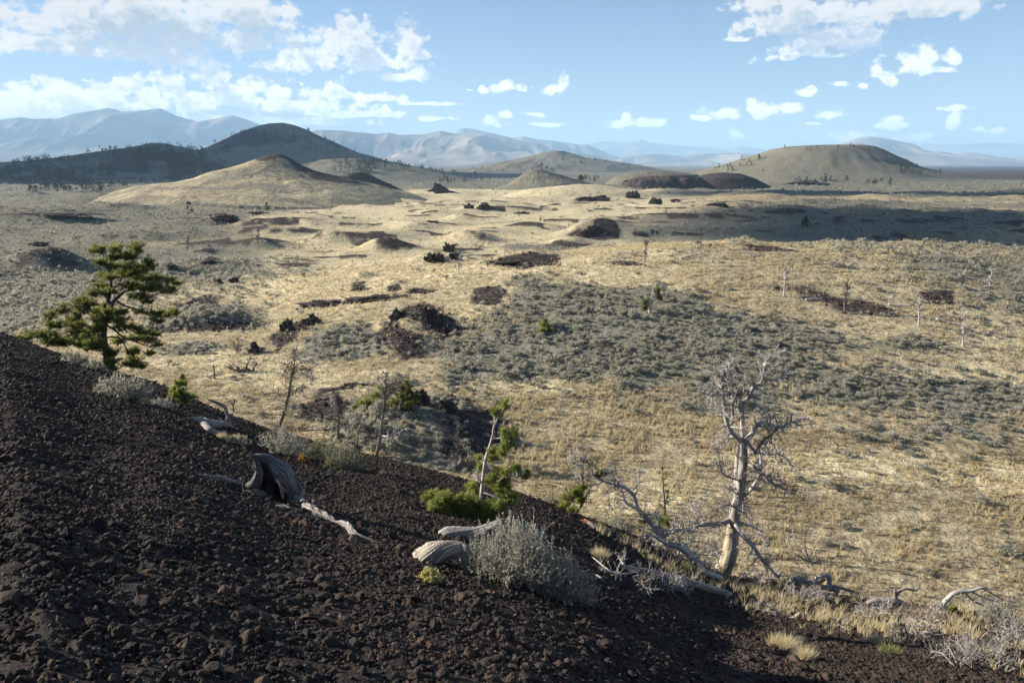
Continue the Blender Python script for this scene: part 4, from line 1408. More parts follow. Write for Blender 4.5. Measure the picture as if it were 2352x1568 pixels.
# fallen log in front of both
F = Frame(1286.2, 1029, 4.5716, (1250, 1410), 'slope')
t = thing('fallen_log', 'long grey fallen log lying below the tall dead tree', 'log', F.P)
mb = MB()
P = F.drop([(620, 1300), (900, 1350), (1200, 1420), (1450, 1490), (1680, 1550), (1790, 1580)], .10)
Q, R = spline(P, 50, np.array([18, 32, 38, 40, 38, 26]) * F.m)
tube(mb, Q, R, 14, tone=.3, groove=.2, seed=21, twist=.4)
obj('trunk', mb, M_GREYLOG, t, F.P)
for i, L in enumerate([[(930, 1340), (1010, 1390), (1090, 1450), (1170, 1510)], [(880, 1330), (905, 1400), (960, 1470)], [(860, 1330), (700, 1370), (560, 1360), (450, 1290), (330, 1190)], [(700, 1310), (650, 1250), (610, 1180)], [(640, 1400), (560, 1370), (420, 1330)]]):
    mb = MB()
    Q, R = spline(F.drop(L, .09), 14, np.linspace(11, 4, len(L)) * F.m)
    tube(mb, Q, R, 6, tone=.5, seed=i)
    twigs(mb, Q, R, 10, .3, np.random.default_rng(60 + i), 1, .25, .1, .004)
    obj('branch', mb, M_PALE, t, F.P)

# ------------------------------------------------------------------ logs, stumps and driftwood on the cinders
def log_thing(name, label, cat, F, parts, mat=None, lie=False):
    t = thing(name, label, cat, F.P)
    for i, q in enumerate(parts):
        L, r, opt = q
        if opt.get('lie', lie):
            P = F.drop(L, np.resize(np.interp(np.linspace(0, 1, len(L)), np.linspace(0, 1, len(r)), r), len(L)) * F.m * .8 * opt.get('flat', 1.0))
        else:
            P = F.pts(L)
        Q, R = spline(P, opt.get('n', 46), np.asarray(r, float) * F.m)
        mb = MB()
        tube(mb, Q, R, opt.get('k', 26), tone=opt.get('tone', .3), groove=opt.get('groove', .28), twist=opt.get('twist', 1.5), seed=opt.get('seed', i + 3), flat=opt.get('flat', 1.0), knob=opt.get('knob', .12))
        r9 = np.random.default_rng(i + 170)
        for e0, e1 in ((0, 1), (-1, -2)) if opt.get('broken', True) else ():                 # splintered broken ends
            ax = nrm(Q[e0] - Q[e1]); rad_ = R[e0]
            for _ in range(7 if rad_ > .012 else 0):
                pr = r9.normal(0, 1, 3); pr = nrm(pr - ax * np.dot(pr, ax)) * rad_ * r9.uniform(.3, .95)
                ln = rad_ * r9.uniform(.8, 2.6)
                b0 = Q[e0] + pr
                tube(mb, [b0 - ax * rad_ * .8, b0 + ax * ln * .4, b0 + ax * ln + r9.normal(0, .15, 3) * rad_], np.array([.34, .24, .05]) * rad_, 5, tone=opt.get('tone', .3), cap=False)
        if opt.get('nt'):
            twigs(mb, Q, R * .3, opt['nt'], opt.get('TL', .1), np.random.default_rng(i + 70), 0, .2, .1, .003)
        obj(opt.get('name', 'trunk'), mb, opt.get('mat', mat or M_GREYLOG), t, F.P)
    return t


A1 = (441, 1010.6, 5.486)
F = Frame(*A1, (900, 720), 'slope')
log_thing('hollow_stump', 'weathered grey hollow stump arched over a dark cavity', 'stump', F, mat=M_STUMP, parts=[
    ([(600, 690, .0), (690, 610), (770, 540), (815, 460), (838, 370), (815, 275), (785, 205)], [30, 48, 46, 40, 36, 42, 40], dict(name='shell', tone=.1)),
    ([(765, 205, .0), (840, 205), (940, 235, .02), (1050, 300, .02), (1140, 380, .04), (1190, 480, .04), (1225, 580, .05), (1270, 690, .06)], [26, 44, 60, 88, 108, 104, 88, 60], dict(name='shell', tone=.1, flat=.95, twist=.8, groove=.22, knob=.7, n=70, k=40)),
    ([(880, 300, .12), (930, 420, .13), (940, 560, .14), (930, 740, .12)], [50, 90, 130, 170], dict(name='hollow', mat=M_HOLLOWSHADE, flat=.6)),  # back wall of the cavity, its shade painted on
    ([(1170, 560, .15), (1150, 640, .2), (1140, 740, .2)], [90, 110, 110], dict(name='hollow', mat=M_HOLLOWSHADE, flat=.6)),
    ([(660, 640, -.05), (760, 660, -.08), (870, 690, -.05), (960, 730, .05)], [36, 50, 55, 35], dict(name='root', mat=M_DARKWOOD)),
    ([(1085, 500, -.12), (1130, 600, -.16), (1150, 715, -.14)], [14, 19, 19], dict(name='root', n=16, k=12)),
    ([(1290, 480, .1), (1350, 560, .1), (1370, 640, .05), (1300, 700, 0)], [16, 22, 22, 14], dict(name='root', n=20, k=12)),
    ([(1300, 680, .1), (1400, 690, .2), (1540, 710, .3)], [20, 14, 5], dict(name='root', n=16, k=10)),
    ([(660, 620, -.05), (650, 540, -.08), (668, 455, -.08)], [26, 17, 4], dict(name='root', n=16, k=10)),
    ([(760, 330, .0), (840, 390, .0), (830, 520, .03), (790, 620, .05)], [20, 42, 48, 52], dict(name='shell', tone=.1)),
])
F = Frame(*A1, (330, 570), 'slope')
log_thing('driftwood', 'flat grey weathered root reaching left from the hollow stump', 'driftwood', F, lie=True, parts=[
    ([(70, 450, -.05), (170, 478, -.03), (290, 510), (430, 545), (560, 555), (680, 560)], [14, 34, 52, 52, 36, 16], dict(name='root', flat=.7, groove=.4)),
    ([(230, 500), (175, 450, -.03), (135, 415, -.05)], [22, 16, 4], dict(name='splinter', n=14, k=10))])
F = Frame(*A1, (1350, 880), 'slope')
log_thing('driftwood', 'pale splintered slab of wood below the hollow stump', 'driftwood', F, lie=True, parts=[
    ([(925, 775, -.05), (1030, 735), (1160, 750), (1290, 800), (1420, 880), (1560, 960), (1690, 1010), (1800, 1060)], [16, 52, 84, 104, 94, 72, 54, 22], dict(name='slab', flat=.55, groove=.65, tone=.5, knob=.5)),
    ([(1040, 830, -.1), (1150, 860, -.1), (1280, 900, -.1), (1420, 900, -.05)], [10, 34, 40, 20], dict(name='splinter', flat=.6, groove=.6, tone=.5)),
    ([(1225, 945, -.12), (1400, 965, -.12), (1560, 1000, -.1), (1640, 990, -.1)], [6, 24, 30, 14], dict(name='splinter', flat=.6, groove=.6, tone=.5)),
    ([(1270, 720), (1330, 720), (1420, 800), (1480, 860)], [20, 30, 26, 14], dict(name='splinter', groove=.5)),
    ([(1590, 960), (1560, 890), (1545, 855)], [14, 9, 3], dict(name='splinter', n=10, k=8, lie=False))])
F = Frame(*A1, (2000, 1180), 'slope')
log_thing('driftwood', 'forked pale root piece tapering right, above the twisted log', 'driftwood', F, lie=True, parts=[
    ([(1800, 1050), (1890, 1090), (1980, 1140), (2030, 1210), (2120, 1255), (2240, 1280), (2360, 1310)], [22, 54, 70, 58, 42, 30, 14], dict(name='root', flat=.7, groove=.45)),
    ([(1900, 1070), (1865, 1010), (1835, 965)], [22, 12, 4], dict(name='splinter', n=12, k=9)),
    ([(2010, 1140), (2010, 1080), (1975, 1040)], [20, 13, 4], dict(name='splinter', n=12, k=9))])

A2 = (943.2, 918.7, 3.459)
F = Frame(*A2, (330, 1330), 'slope')
log_thing('twisted_log', 'sunlit twisted log with deep swirling grain, bent down at its end', 'log', F, mat=M_CREAM, parts=[
    ([(60, 1215, .15), (100, 1240, .08), (170, 1225), (260, 1195), (350, 1180), (420, 1178)], [50, 82, 88, 74, 58, 46], dict(broken=False, twist=5.0, groove=.30, tone=.35, n=90, k=48, seed=9)),
    ([(395, 1168), (432, 1190, -.03), (446, 1260, -.05), (448, 1330, -.05), (448, 1400, -.04)], [34, 48, 44, 36, 16], dict(name='broken_end', twist=.3, groove=.42, tone=.3, flat=.75, n=40, k=34)),
    ([(380, 1220, -.04), (390, 1275, -.06), (385, 1335, -.06)], [22, 22, 6], dict(name='splinter', n=18, k=14, groove=.4)),
    ([(90, 1270, .05), (80, 1320, .0), (90, 1360, .0)], [42, 34, 12], dict(name='splinter', n=14, k=14, groove=.4)),
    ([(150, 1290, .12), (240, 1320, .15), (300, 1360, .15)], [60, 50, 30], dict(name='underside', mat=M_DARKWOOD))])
F = Frame(*A2, (480, 1130), 'slope')
log_thing('curved_log', 'grey curved log lying behind the twisted log and the big sagebrush', 'log', F, [
    ([(200, 1180), (235, 1110), (290, 1065), (380, 1062), (500, 1062), (620, 1030), (720, 990), (790, 960), (805, 900)], [30, 48, 52, 56, 56, 48, 42, 34, 12], dict(twist=2.2, groove=.26, tone=.1, n=90, k=40)),
    ([(760, 975), (860, 1000, .1), (950, 1030, .15), (1060, 1075, .2)], [38, 36, 34, 26], dict(name='limb', tone=.1)),
    ([(770, 960), (790, 920), (780, 885)], [18, 13, 5], dict(name='splinter', n=12, k=9))])
A3 = (1286.2, 1029, 4.5716)
F = Frame(*A3, (460, 890), 'slope')
log_thing('broken_branch', 'short curved branch with an orange broken end lying on the cinders', 'branch', F, lie=True, parts=[
    ([(300, 812), (340, 840), (420, 875), (520, 885), (590, 855), (640, 825)], [30, 32, 30, 25, 20, 15], dict(mat=M_DARKWOOD)),
    ([(250, 790), (275, 800), (300, 812)], [24, 33, 31], dict(name='broken_end', mat=M_CUT, n=10)),
    ([(640, 825), (690, 800), (715, 800)], [15, 12, 5], dict(name='tip', mat=M_CUT, n=10, k=12)),
    ([(250, 800), (262, 755), (258, 740)], [10, 7, 3], dict(name='splinter', n=8, k=8, mat=M_PALE))])
F = Frame(*A3, (920, 1010), 'slope')
log_thing('charred_stump', 'small charred stump under the leaning dead tree', 'stump', F, [
    ([(900, 1015), (910, 960), (925, 915)], [34, 30, 26], dict(mat=M_DARKWOOD, n=14)), ([(975, 1000), (972, 950), (960, 925)], [22, 22, 14], dict(name='root', n=12))])
F = Frame(*A3, (400, 1400), 'slope')
log_thing('plank', 'flat blue grey piece of wood right of the big sagebrush', 'driftwood', F, lie=True, parts=[
    ([(320, 1335), (380, 1360), (440, 1400), (490, 1430)], [18, 30, 30, 16], dict(flat=.5, tone=.0))])

A4 = (1568, 1016.7, 2.8446)
F = Frame(0, 840 / 1.6327, 1.8234 * 1.6327, (1440, 1400), 'slope')
log_thing('fallen_log', 'grey weathered log piece on the cinders below the small snag at left', 'log', F, lie=True, parts=[
    ([(1320, 1355), (1380, 1370), (1450, 1395), (1520, 1385), (1590, 1400)], [24, 32, 38, 28, 14], dict(flat=.8)),
    ([(1400, 1390), (1440, 1430), (1500, 1440)], [24, 22, 10], dict(name='root', n=16, k=14))])
F = Frame(0, 840 / 1.6327, 1.8234 * 1.6327, (1570, 1380), 'slope')
log_thing('bent_branch', 'bent bare branch standing up from the slope edge like a hook', 'branch', F, [
    ([(1575, 1385), (1562, 1330), (1548, 1280), (1530, 1245), (1480, 1220), (1415, 1195)], [11, 11, 12, 12, 10, 4], dict(k=12, n=30)),
    ([(1555, 1300), (1545, 1340), (1535, 1360)], [6, 5, 2], dict(name='twig', k=8, n=10))])

F = Frame(*A4, (1350, 1090), 'slope')
log_thing('fallen_log', 'short thick grey log with a raised curved branch at the lower right', 'log', F, [
    ([(1205, 1050), (1250, 1040), (1320, 1042), (1400, 1045), (1490, 1080)], [16, 26, 30, 30, 14], dict(groove=.3)),
    ([(1395, 1030), (1388, 985), (1390, 945)], [16, 10, 4], dict(name='branch', n=12, k=9)),
    ([(1400, 985), (1450, 952), (1520, 962), (1545, 945), (1546, 915)], [9, 9, 7, 5, 3], dict(name='branch', n=24, k=9)),
    ([(1480, 1075), (1500, 1060), (1490, 1020)], [9, 7, 3], dict(name='branch', n=10, k=8)),
    ([(1300, 1080), (1400, 1090), (1465, 1095)], [10, 16, 10], dict(name='root', n=12, k=10, mat=M_PALE))])
F = Frame(*A4, (1650, 1110), 'slope')
t = thing('arched_branch', 'arched dead limb with drooping twigs at the far lower right', 'branch', F.P)
limb(F, t, [(1540, 1110), (1620, 1108), (1680, 1095), (1712, 1040), (1780, 980), (1880, 968), (1960, 945), (2010, 962)], [8, 12, 16, 17, 15, 12, 8, 3], 'branch', M_SILVER, 14, .35, 1, 301, up=-.1)
limb(F, t, [(1600, 1105), (1640, 1055), (1690, 1032)], [9, 7, 3], 'branch', M_SILVER, 3, .2, 0, 302)
limb(F, t, [(1880, 965), (1960, 1005), (2060, 1040), (2140, 1080)], [8, 6, 4, 2], 'branch', M_SILVER, 16, .4, 1, 303, up=-.25)
limb(F, t, [(1840, 970), (1900, 1030), (1990, 1070), (2040, 1110)], [7, 5, 4, 2], 'branch', M_SILVER, 14, .4, 1, 304, up=-.25)
limb(F, t, [(1960, 950), (2050, 1000), (2110, 1030), (2170, 1010)], [6, 5, 3, 2], 'branch', M_SILVER, 10, .35, 1, 305, up=-.1)
F = Frame(*A4, (850, 975), 'slope')
t = thing('uprooted_stump', 'upturned root mass of an old stump at the slope foot on the right', 'stump', F.P)
for i, (L, r) in enumerate([([(700, 950), (735, 890), (750, 880), (745, 985)], [10, 14, 14, 10]), ([(745, 895), (800, 905), (870, 915), (930, 890)], [11, 13, 13, 9]), ([(850, 915), (890, 875), (955, 872), (955, 965)], [10, 13, 16, 12]),
                            ([(900, 940), (980, 950), (1010, 960), (990, 1000)], [16, 18, 16, 10]), ([(960, 930), (1080, 960), (1200, 1010)], [12, 9, 4]), ([(720, 960), (800, 990), (900, 1000)], [18, 20, 16])]):
    limb(F, t, L, r, 'root', M_SILVER if i == 2 else M_GREYLOG, 8, .25, 0, 320 + i, k=10, groove=.2)
F = Frame(*A4, (720, 1150), 'slope')
t = thing('twisted_branch', 'small twisted pale branch lying on the cinder edge above the grass clumps', 'branch', F.P)
limb(F, t, [(640, 1135), (690, 1150), (730, 1140), (760, 1118), (785, 1128)], [7, 12, 13, 10, 4], 'branch', M_PALE, 4, .15, 0, 331)
limb(F, t, [(690, 1148), (620, 1100), (560, 1070), (500, 1030)], [6, 4, 3, 1.5], 'branch', M_PALE, 14, .35, 1, 332, up=0)
F = Frame(*A4, (1030, 1210), 'slope')
t = thing('twisted_branch', 'little bleached branch at the cinder edge under the uprooted stump', 'branch', F.P)
limb(F, t, [(1010, 1215), (1020, 1190), (1060, 1185), (1100, 1165)], [6, 7, 5, 2], 'branch', M_PALE, 7, .2, 1, 335)
# pale brushwood
F = Frame(*A4, (1900, 1470), 'slope')
t = thing('brushwood', 'heap of white bleached twigs in the lower right corner', 'brushwood', F.P)
for i in range(15):
    r_ = np.random.default_rng(350 + i)
    x, y = r_.uniform(1740, 2080), r_.uniform(1360, 1500)
    dx, dy = r_.uniform(-150, 150), r_.uniform(-80, 60)
    mb = MB()
    Q, R = spline(F.drop([(x, y), (x + dx * .5, y + dy * .5), (x + dx, y + dy)], [.02, .12, r_.uniform(.05, .3)]), 10, np.array([4, 3.4, 2]) * F.m)
    tube(mb, Q, R, 5, tone=.5)
    twigs(mb, Q, R, 10, .35, r_, 1, .15, .1, .003)
    obj('twig', mb, M_PALE, t, F.P)
for i, (x0, y0, x1, y1, lab) in enumerate([(760, 1000, 900, 1040, 'pale fallen branches right below the tall dead tree'), (1160, 1120, 1420, 1150, 'grey fallen twigs in front of the short thick log'),
                                           (640, 1010, 960, 1020, 'bleached sticks lying in the slope grass under the uprooted stump'), (2050, 1250, 2200, 1330, 'dark dead twigs at the right edge of the grassy slope'),
                                           (330, 740, 620, 820, 'white brushwood right of the tall trunk foot'), (-130, 560, 180, 700, 'grey brushwood behind the tall trunk foot'), (1450, 1130, 1750, 1260, 'scattered dead sticks below the arched branch'), (-260, 900, 60, 1010, 'sticks and broken branches on the cinders under the long fallen log')]):
    F = Frame(*A4, ((x0 + x1) / 2, (y0 + y1) / 2), 'slope')
    t = thing('brushwood', lab, 'brushwood', F.P)
    for j in range(16):
        r_ = np.random.default_rng(400 + i * 40 + j)
        x, y = r_.uniform(x0, x1), r_.uniform(y0, y1)
        dx, dy = r_.uniform(-110, 110), r_.uniform(-30, 40)
        mb = MB()
        Q, R = spline(F.drop([(x, y), (x + dx * .5, y + dy * .5), (x + dx, y + dy)], [.03, .10, r_.uniform(.04, .2)]), 10, np.array([5, 4.2, 2]) * F.m)
        tube(mb, Q, R, 5, tone=.5)
        twigs(mb, Q, R, 9, .4, r_, 1, .15, .1, .004)
        obj('twig', mb, M_PALE if j % 3 else M_DARKWOOD, t, F.P)


# ------------------------------------------------------------------ pines
def needles(mb, P, D, L, Wd, nb, r_, tone):
    n = len(P)
    d = D[:, None, :] * .75 + r_.normal(0, .62, (n, nb, 3)) + np.array([0, 0, .25])
    d /= np.linalg.norm(d, axis=2)[..., None]
    s = np.cross(d, r_.normal(0, 1, (n, nb, 3))); s /= np.linalg.norm(s, axis=2)[..., None] + 1e-9
    ln = L * r_.uniform(.65, 1.2, (n, nb, 1))
    b = P[:, None, :] + d * ln * .05
    V = np.stack([b - s * Wd * .5, b + s * Wd * .5, b + d * ln * .7 + s * Wd * .4, b + d * ln, b + d * ln * .7 - s * Wd * .4], 2)
    N = n * nb; i = np.arange(N)[:, None] * 5
    mb.add(V.reshape(-1, 3), Q=i + np.array([[0, 1, 2, 4]]), T=i + np.array([[4, 2, 3]]), gr=np.zeros((N * 5, 3)), tone=np.clip(np.repeat(tone, nb * 5) + np.repeat(r_.normal(0, .10, N), 5), 0, 1))


def crown(F, clumps, r_, tufts, L, Wd, nb, wood, foot, dscale=1.0, tw=.008, per=7, brown=.0):
    """sprays of needles filling the clumps; wood gets the thin branchlets, foot(c) gives where a clump hangs from"""
    mb = MB()
    for (cx, cy, rx, ry) in clumps:
        dy = r_.normal(0, dscale)
        c = F.pts([(cx, cy)])[0] + np.array([0, dy, 0])
        R3 = np.array([rx, (rx + ry) * .5, ry]) * F.m
        a = foot(c)
        n = max(5, int(tufts * rx * ry * 4e-4))
        if wood is not None:
            m = (a + c) / 2 + r_.normal(0, .05, 3) * np.linalg.norm(c - a)
            tube(wood, spline([a, m, c], 7), np.linspace(max(tw * 2.2, np.linalg.norm(c - a) * .014), tw, 7), 5, tone=.3, cap=False)
        ct = r_.uniform(.3, .62)
        for _ in range(n):
            d = r_.normal(0, 1, 3); d /= np.linalg.norm(d)
            e = c + d * R3 * r_.uniform(.35, 1.15)
            s = c + (e - c) * .15 + r_.normal(0, .15, 3) * R3
            q = spline([s, (s + e) / 2 + np.array([0, 0, -.12 * R3[2]]), e + np.array([0, 0, .1 * R3[2]])], per)
            if wood is not None and r_.uniform() < .5:
                tube(wood, q, np.linspace(tw * .8, tw * .4, per), 3, tone=.3, cap=False)
            dr = np.gradient(q, axis=0); dr /= np.linalg.norm(dr, axis=1)[:, None] + 1e-9
            tn = ct + .18 * (d[2]) + r_.normal(0, .08)
            needles(mb, q[1:] + r_.normal(0, L * .12, (per - 1, 3)), dr[1:], L, Wd, nb, r_, np.full(per - 1, tn))
    return mb


A5 = (36.7, 526.7, 4.266)
F = Frame(*A5, (930, 1420), 'slope', 30.5)
t = thing('limber_pine', 'large leaning green pine standing at the left edge of the cinder slope', 'pine', F.P)
mb = MB()
trunk_pts = [(900, 1480, .1), (900, 1340, .05), (890, 1240), (870, 1120), (862, 1000), (880, 880), (915, 780), (930, 720)]
Q, R = spline(F.pts(trunk_pts), 30, np.array([40, 36, 32, 29, 26, 25, 28, 30]) * F.m)
tube(mb, Q, R, 12, tone=.3, groove=.1)
obj('trunk', mb, M_BARK, t, F.P)
spine = [Q]
LP = [([(925, 740), (905, 690), (930, 570), (925, 470), (918, 400), (930, 310), (990, 210)], [28, 24, 20, 17, 15, 10, 4]),
      ([(935, 735), (975, 690), (1060, 612), (1110, 598), (1230, 560), (1400, 540)], [26, 22, 17, 14, 10, 4]),
      ([(970, 690), (1060, 745), (1160, 775), (1250, 810), (1350, 860), (1450, 850)], [15, 13, 12, 10, 8, 4]),
      ([(930, 575), (1000, 545), (1060, 420), (1150, 300), (1220, 190)], [16, 14, 11, 8, 4]),
      ([(900, 690), (860, 640), (800, 590), (740, 600)], [12, 9, 7, 3]),
      ([(865, 960), (780, 880), (700, 800), (600, 720)], [16, 12, 9, 4]),
      ([(865, 1040), (700, 1080), (590, 1095), (400, 1060), (220, 1050)], [18, 15, 13, 9, 4]),
      ([(868, 930), (960, 980), (1060, 1060), (1200, 1110), (1350, 1165)], [16, 14, 11, 8, 4]),
      ([(870, 1060), (1000, 1060), (1070, 1140), (1120, 1260), (1180, 1320)], [12, 10, 9, 7, 4]),
      ([(865, 1000), (740, 960), (600, 910), (430, 910)], [14, 11, 8, 4]),
      ([(905, 420), (860, 300), (850, 240), (800, 190)], [10, 7, 5, 3])]
rp = np.random.default_rng(77)
for i, (L, r) in enumerate(LP):
    L = [(q[0], q[1], rp.uniform(-.5, .5) * j / len(L)) for j, q in enumerate(L)]
    o, Qb, Rb = limb(F, t, L, np.array(r) * .72, 'branch', M_BARK, 5, .35, 1, 500 + i, up=.2, rmin=.006)
    spine.append(Qb)
SP = np.concatenate(spine)
foot = lambda c: SP[np.argmin(np.linalg.norm((SP - c) * np.array([1, .6, 1.4]), axis=1))]
CL = [(860, 200, 80, 50), (800, 180, 40, 30), (940, 180, 50, 40), (1000, 190, 60, 40), (1170, 170, 60, 40), (1240, 180, 60, 55), (830, 320, 60, 35), (980, 265, 80, 45), (1100, 270, 80, 45), (1150, 240, 60, 50), (1290, 310, 45, 45), (1310, 370, 40, 40),
      (1080, 370, 110, 45), (940, 360, 70, 40), (890, 450, 75, 35), (1000, 450, 70, 35), (1160, 420, 110, 55), (1230, 400, 60, 40), (1270, 500, 120, 50), (1380, 540, 90, 50), (1480, 510, 60, 35), (1520, 540, 40, 25), (1120, 480, 90, 50),
      (790, 570, 80, 50), (760, 620, 70, 45), (870, 610, 80, 40), (960, 600, 50, 30), (1150, 550, 120, 55), (1290, 590, 110, 50), (1420, 610, 80, 40), (1240, 640, 110, 35), (1320, 700, 80, 28), (1190, 670, 60, 30), (1470, 620, 50, 25),
      (1240, 790, 55, 25), (1370, 820, 80, 40), (1450, 850, 90, 40), (1530, 820, 35, 40), (1400, 890, 60, 30),
      (620, 710, 80, 40), (700, 720, 80, 45), (470, 780, 60, 50), (560, 760, 70, 40), (560, 840, 80, 40), (430, 810, 45, 50), (700, 830, 70, 50), (640, 780, 60, 40), (780, 770, 70, 50), (880, 840, 110, 70), (1010, 810, 80, 45), (960, 780, 60, 40),
      (400, 920, 90, 40), (350, 940, 40, 40), (520, 900, 80, 40), (620, 930, 100, 45), (740, 900, 80, 60), (820, 960, 90, 60), (990, 900, 90, 50), (1100, 930, 90, 45), (1180, 960, 50, 40), (1210, 1030, 80, 40), (1290, 1060, 50, 35),
      (320, 1030, 130, 40), (220, 1010, 120, 30), (140, 1040, 80, 30), (190, 1090, 90, 40), (280, 1110, 110, 40), (420, 1070, 120, 50), (560, 1010, 100, 40), (640, 1060, 90, 45), (470, 1120, 100, 40), (760, 1040, 100, 60), (850, 1060, 110, 60),
      (720, 1120, 80, 45), (820, 1140, 100, 50), (930, 1130, 80, 50), (1080, 1100, 80, 40), (1180, 1100, 80, 35), (1260, 1120, 60, 30), (1350, 1150, 60, 32), (480, 1170, 70, 35), (560, 1180, 40, 25), (960, 1200, 80, 50), (1000, 1270, 80, 50),
      (880, 1220, 60, 50), (1150, 1200, 80, 45), (1120, 1290, 70, 40), (1090, 1350, 80, 40), (1200, 1290, 70, 40), (1230, 1340, 60, 35), (940, 1330, 50, 35), (1280, 1220, 50, 28), (1320, 1220, 40, 22), (1000, 1340, 60, 35)]
mbw = MB()
cr = crown(F, [(a, b, c * 1.30, d * .95) for a, b, c, d in CL], np.random.default_rng(78), 16, .12, .0145, 9, mbw, foot, .42, .008, 6)
obj('branchlet', mbw, M_BARK, t, F.P)
obj('crown', cr, M_PINE, t, F.P, smooth=False)

F = Frame(*A2, (575, 965), 'slope')
t = thing('young_pine', 'young pine with a bare white leaning stem and bright green lower branches', 'pine', F.P)
o, Q0, _ = limb(F, t, [(585, 980), (570, 880), (562, 770), (573, 640), (586, 520), (600, 450), (628, 365), (650, 285), (665, 195), (690, 150), (742, 55)], [20, 17, 15, 14, 13, 12, 10, 9, 8, 6, 3], 'trunk', M_PALE, 12, .16, 1, 601, s0=.25, rmin=.003)
sp = [Q0]
for i, (L, r) in enumerate([([(626, 372), (700, 346), (762, 356), (810, 282)], [6, 5, 5, 3]), ([(650, 302), (705, 300), (750, 250)], [6, 5, 3]), ([(668, 185), (660, 140), (662, 90)], [5, 4, 2]), ([(570, 665), (540, 622), (522, 556)], [6, 5, 3]), ([(540, 640), (505, 600), (500, 580)], [4, 3, 2]),
                            ([(572, 655), (642, 660), (700, 640)], [6, 4, 2]), ([(588, 545), (740, 580), (860, 612), (945, 590)], [6, 6, 5, 3]), ([(562, 730), (622, 748), (720, 790)], [7, 6, 3]), ([(566, 800), (450, 790), (300, 800), (140, 790)], [9, 7, 5, 3]),
                            ([(568, 860), (430, 900), (260, 920), (110, 890)], [9, 7, 5, 3]), ([(568, 850), (680, 850), (800, 800)], [8, 6, 3])]):
    L = [(q[0], q[1], (-.25 if i % 2 else .2) * j / 3) for j, q in enumerate(L)]
    o, Qb, _ = limb(F, t, L, r, 'branch', M_PALE, 6, .14, 0, 610 + i, rmin=.003)
    sp.append(Qb)
SP = np.concatenate(sp)
foot = lambda c: SP[np.argmin(np.linalg.norm(SP - c, axis=1))]
CL = [(150, 780, 50, 40), (210, 800, 50, 40), (270, 770, 60, 50), (330, 850, 80, 70), (240, 860, 60, 50), (420, 780, 60, 50), (480, 740, 45, 45), (500, 800, 60, 60), (400, 860, 80, 70), (430, 930, 90, 70), (340, 930, 70, 60), (520, 880, 80, 70), (560, 950, 80, 50), (620, 880, 70, 60), (700, 860, 60, 40),
      (760, 790, 70, 40), (690, 800, 60, 40), (800, 770, 45, 35), (650, 700, 60, 55), (720, 720, 60, 45), (770, 690, 35, 35), (740, 640, 50, 45), (640, 620, 50, 40), (690, 570, 50, 35), (770, 540, 45, 25), (850, 555, 30, 18), (900, 605, 30, 18), (940, 585, 22, 22), (830, 605, 40, 18),
      (650, 470, 40, 35), (690, 430, 50, 35), (720, 390, 45, 35), (650, 400, 30, 30), (760, 340, 40, 35), (790, 290, 25, 35), (820, 250, 18, 30), (750, 225, 30, 40), (720, 320, 25, 25), (735, 90, 28, 30), (700, 110, 20, 20), (662, 92, 16, 24), (752, 30, 24, 24), (540, 495, 24, 32), (548, 560, 22, 28), (120, 890, 32, 22), (310, 975, 60, 30), (450, 990, 50, 22)]
mbw = MB()
cr = crown(F, [(a, b, c * (1.15 if b > 700 else .85), d * (1.1 if b > 700 else .8)) for a, b, c, d in CL], np.random.default_rng(79), 22, .085, .0072, 11, mbw, foot, .16, .004, 6)
obj('branchlet', mbw, M_PALE, t, F.P)
obj('crown', cr, M_YPINE, t, F.P, smooth=False)


def small_pine(label, F, trunk, r, clumps, seed, mat, tufts, L, Wd, nb, dsc, wood=None, branches=(), name='young_pine', per=6, nt=4, TL=.12):
    t = thing(name, label, 'pine', F.P)
    o, Q0, _ = limb(F, t, trunk, r, 'trunk', wood or M_BARK, nt, TL, 1, seed, rmin=.004)
    sp = [Q0]
    for i, (B, rb) in enumerate(branches):
        o, Qb, _ = limb(F, t, B, rb, 'branch', wood or M_BARK, 12, TL * 2, 1, seed + 3 + i, rmin=.004)
        sp.append(Qb)
    S_ = np.concatenate(sp)
    mbw = MB()
    cr = crown(F, clumps, np.random.default_rng(seed), tufts, L, Wd, nb, mbw, lambda c: S_[np.argmin(np.linalg.norm(S_ - c, axis=1))], dsc, .006, per)
    obj('branchlet', mbw, wood or M_BARK, t, F.P)
    obj('crown', cr, mat, t, F.P, smooth=False)


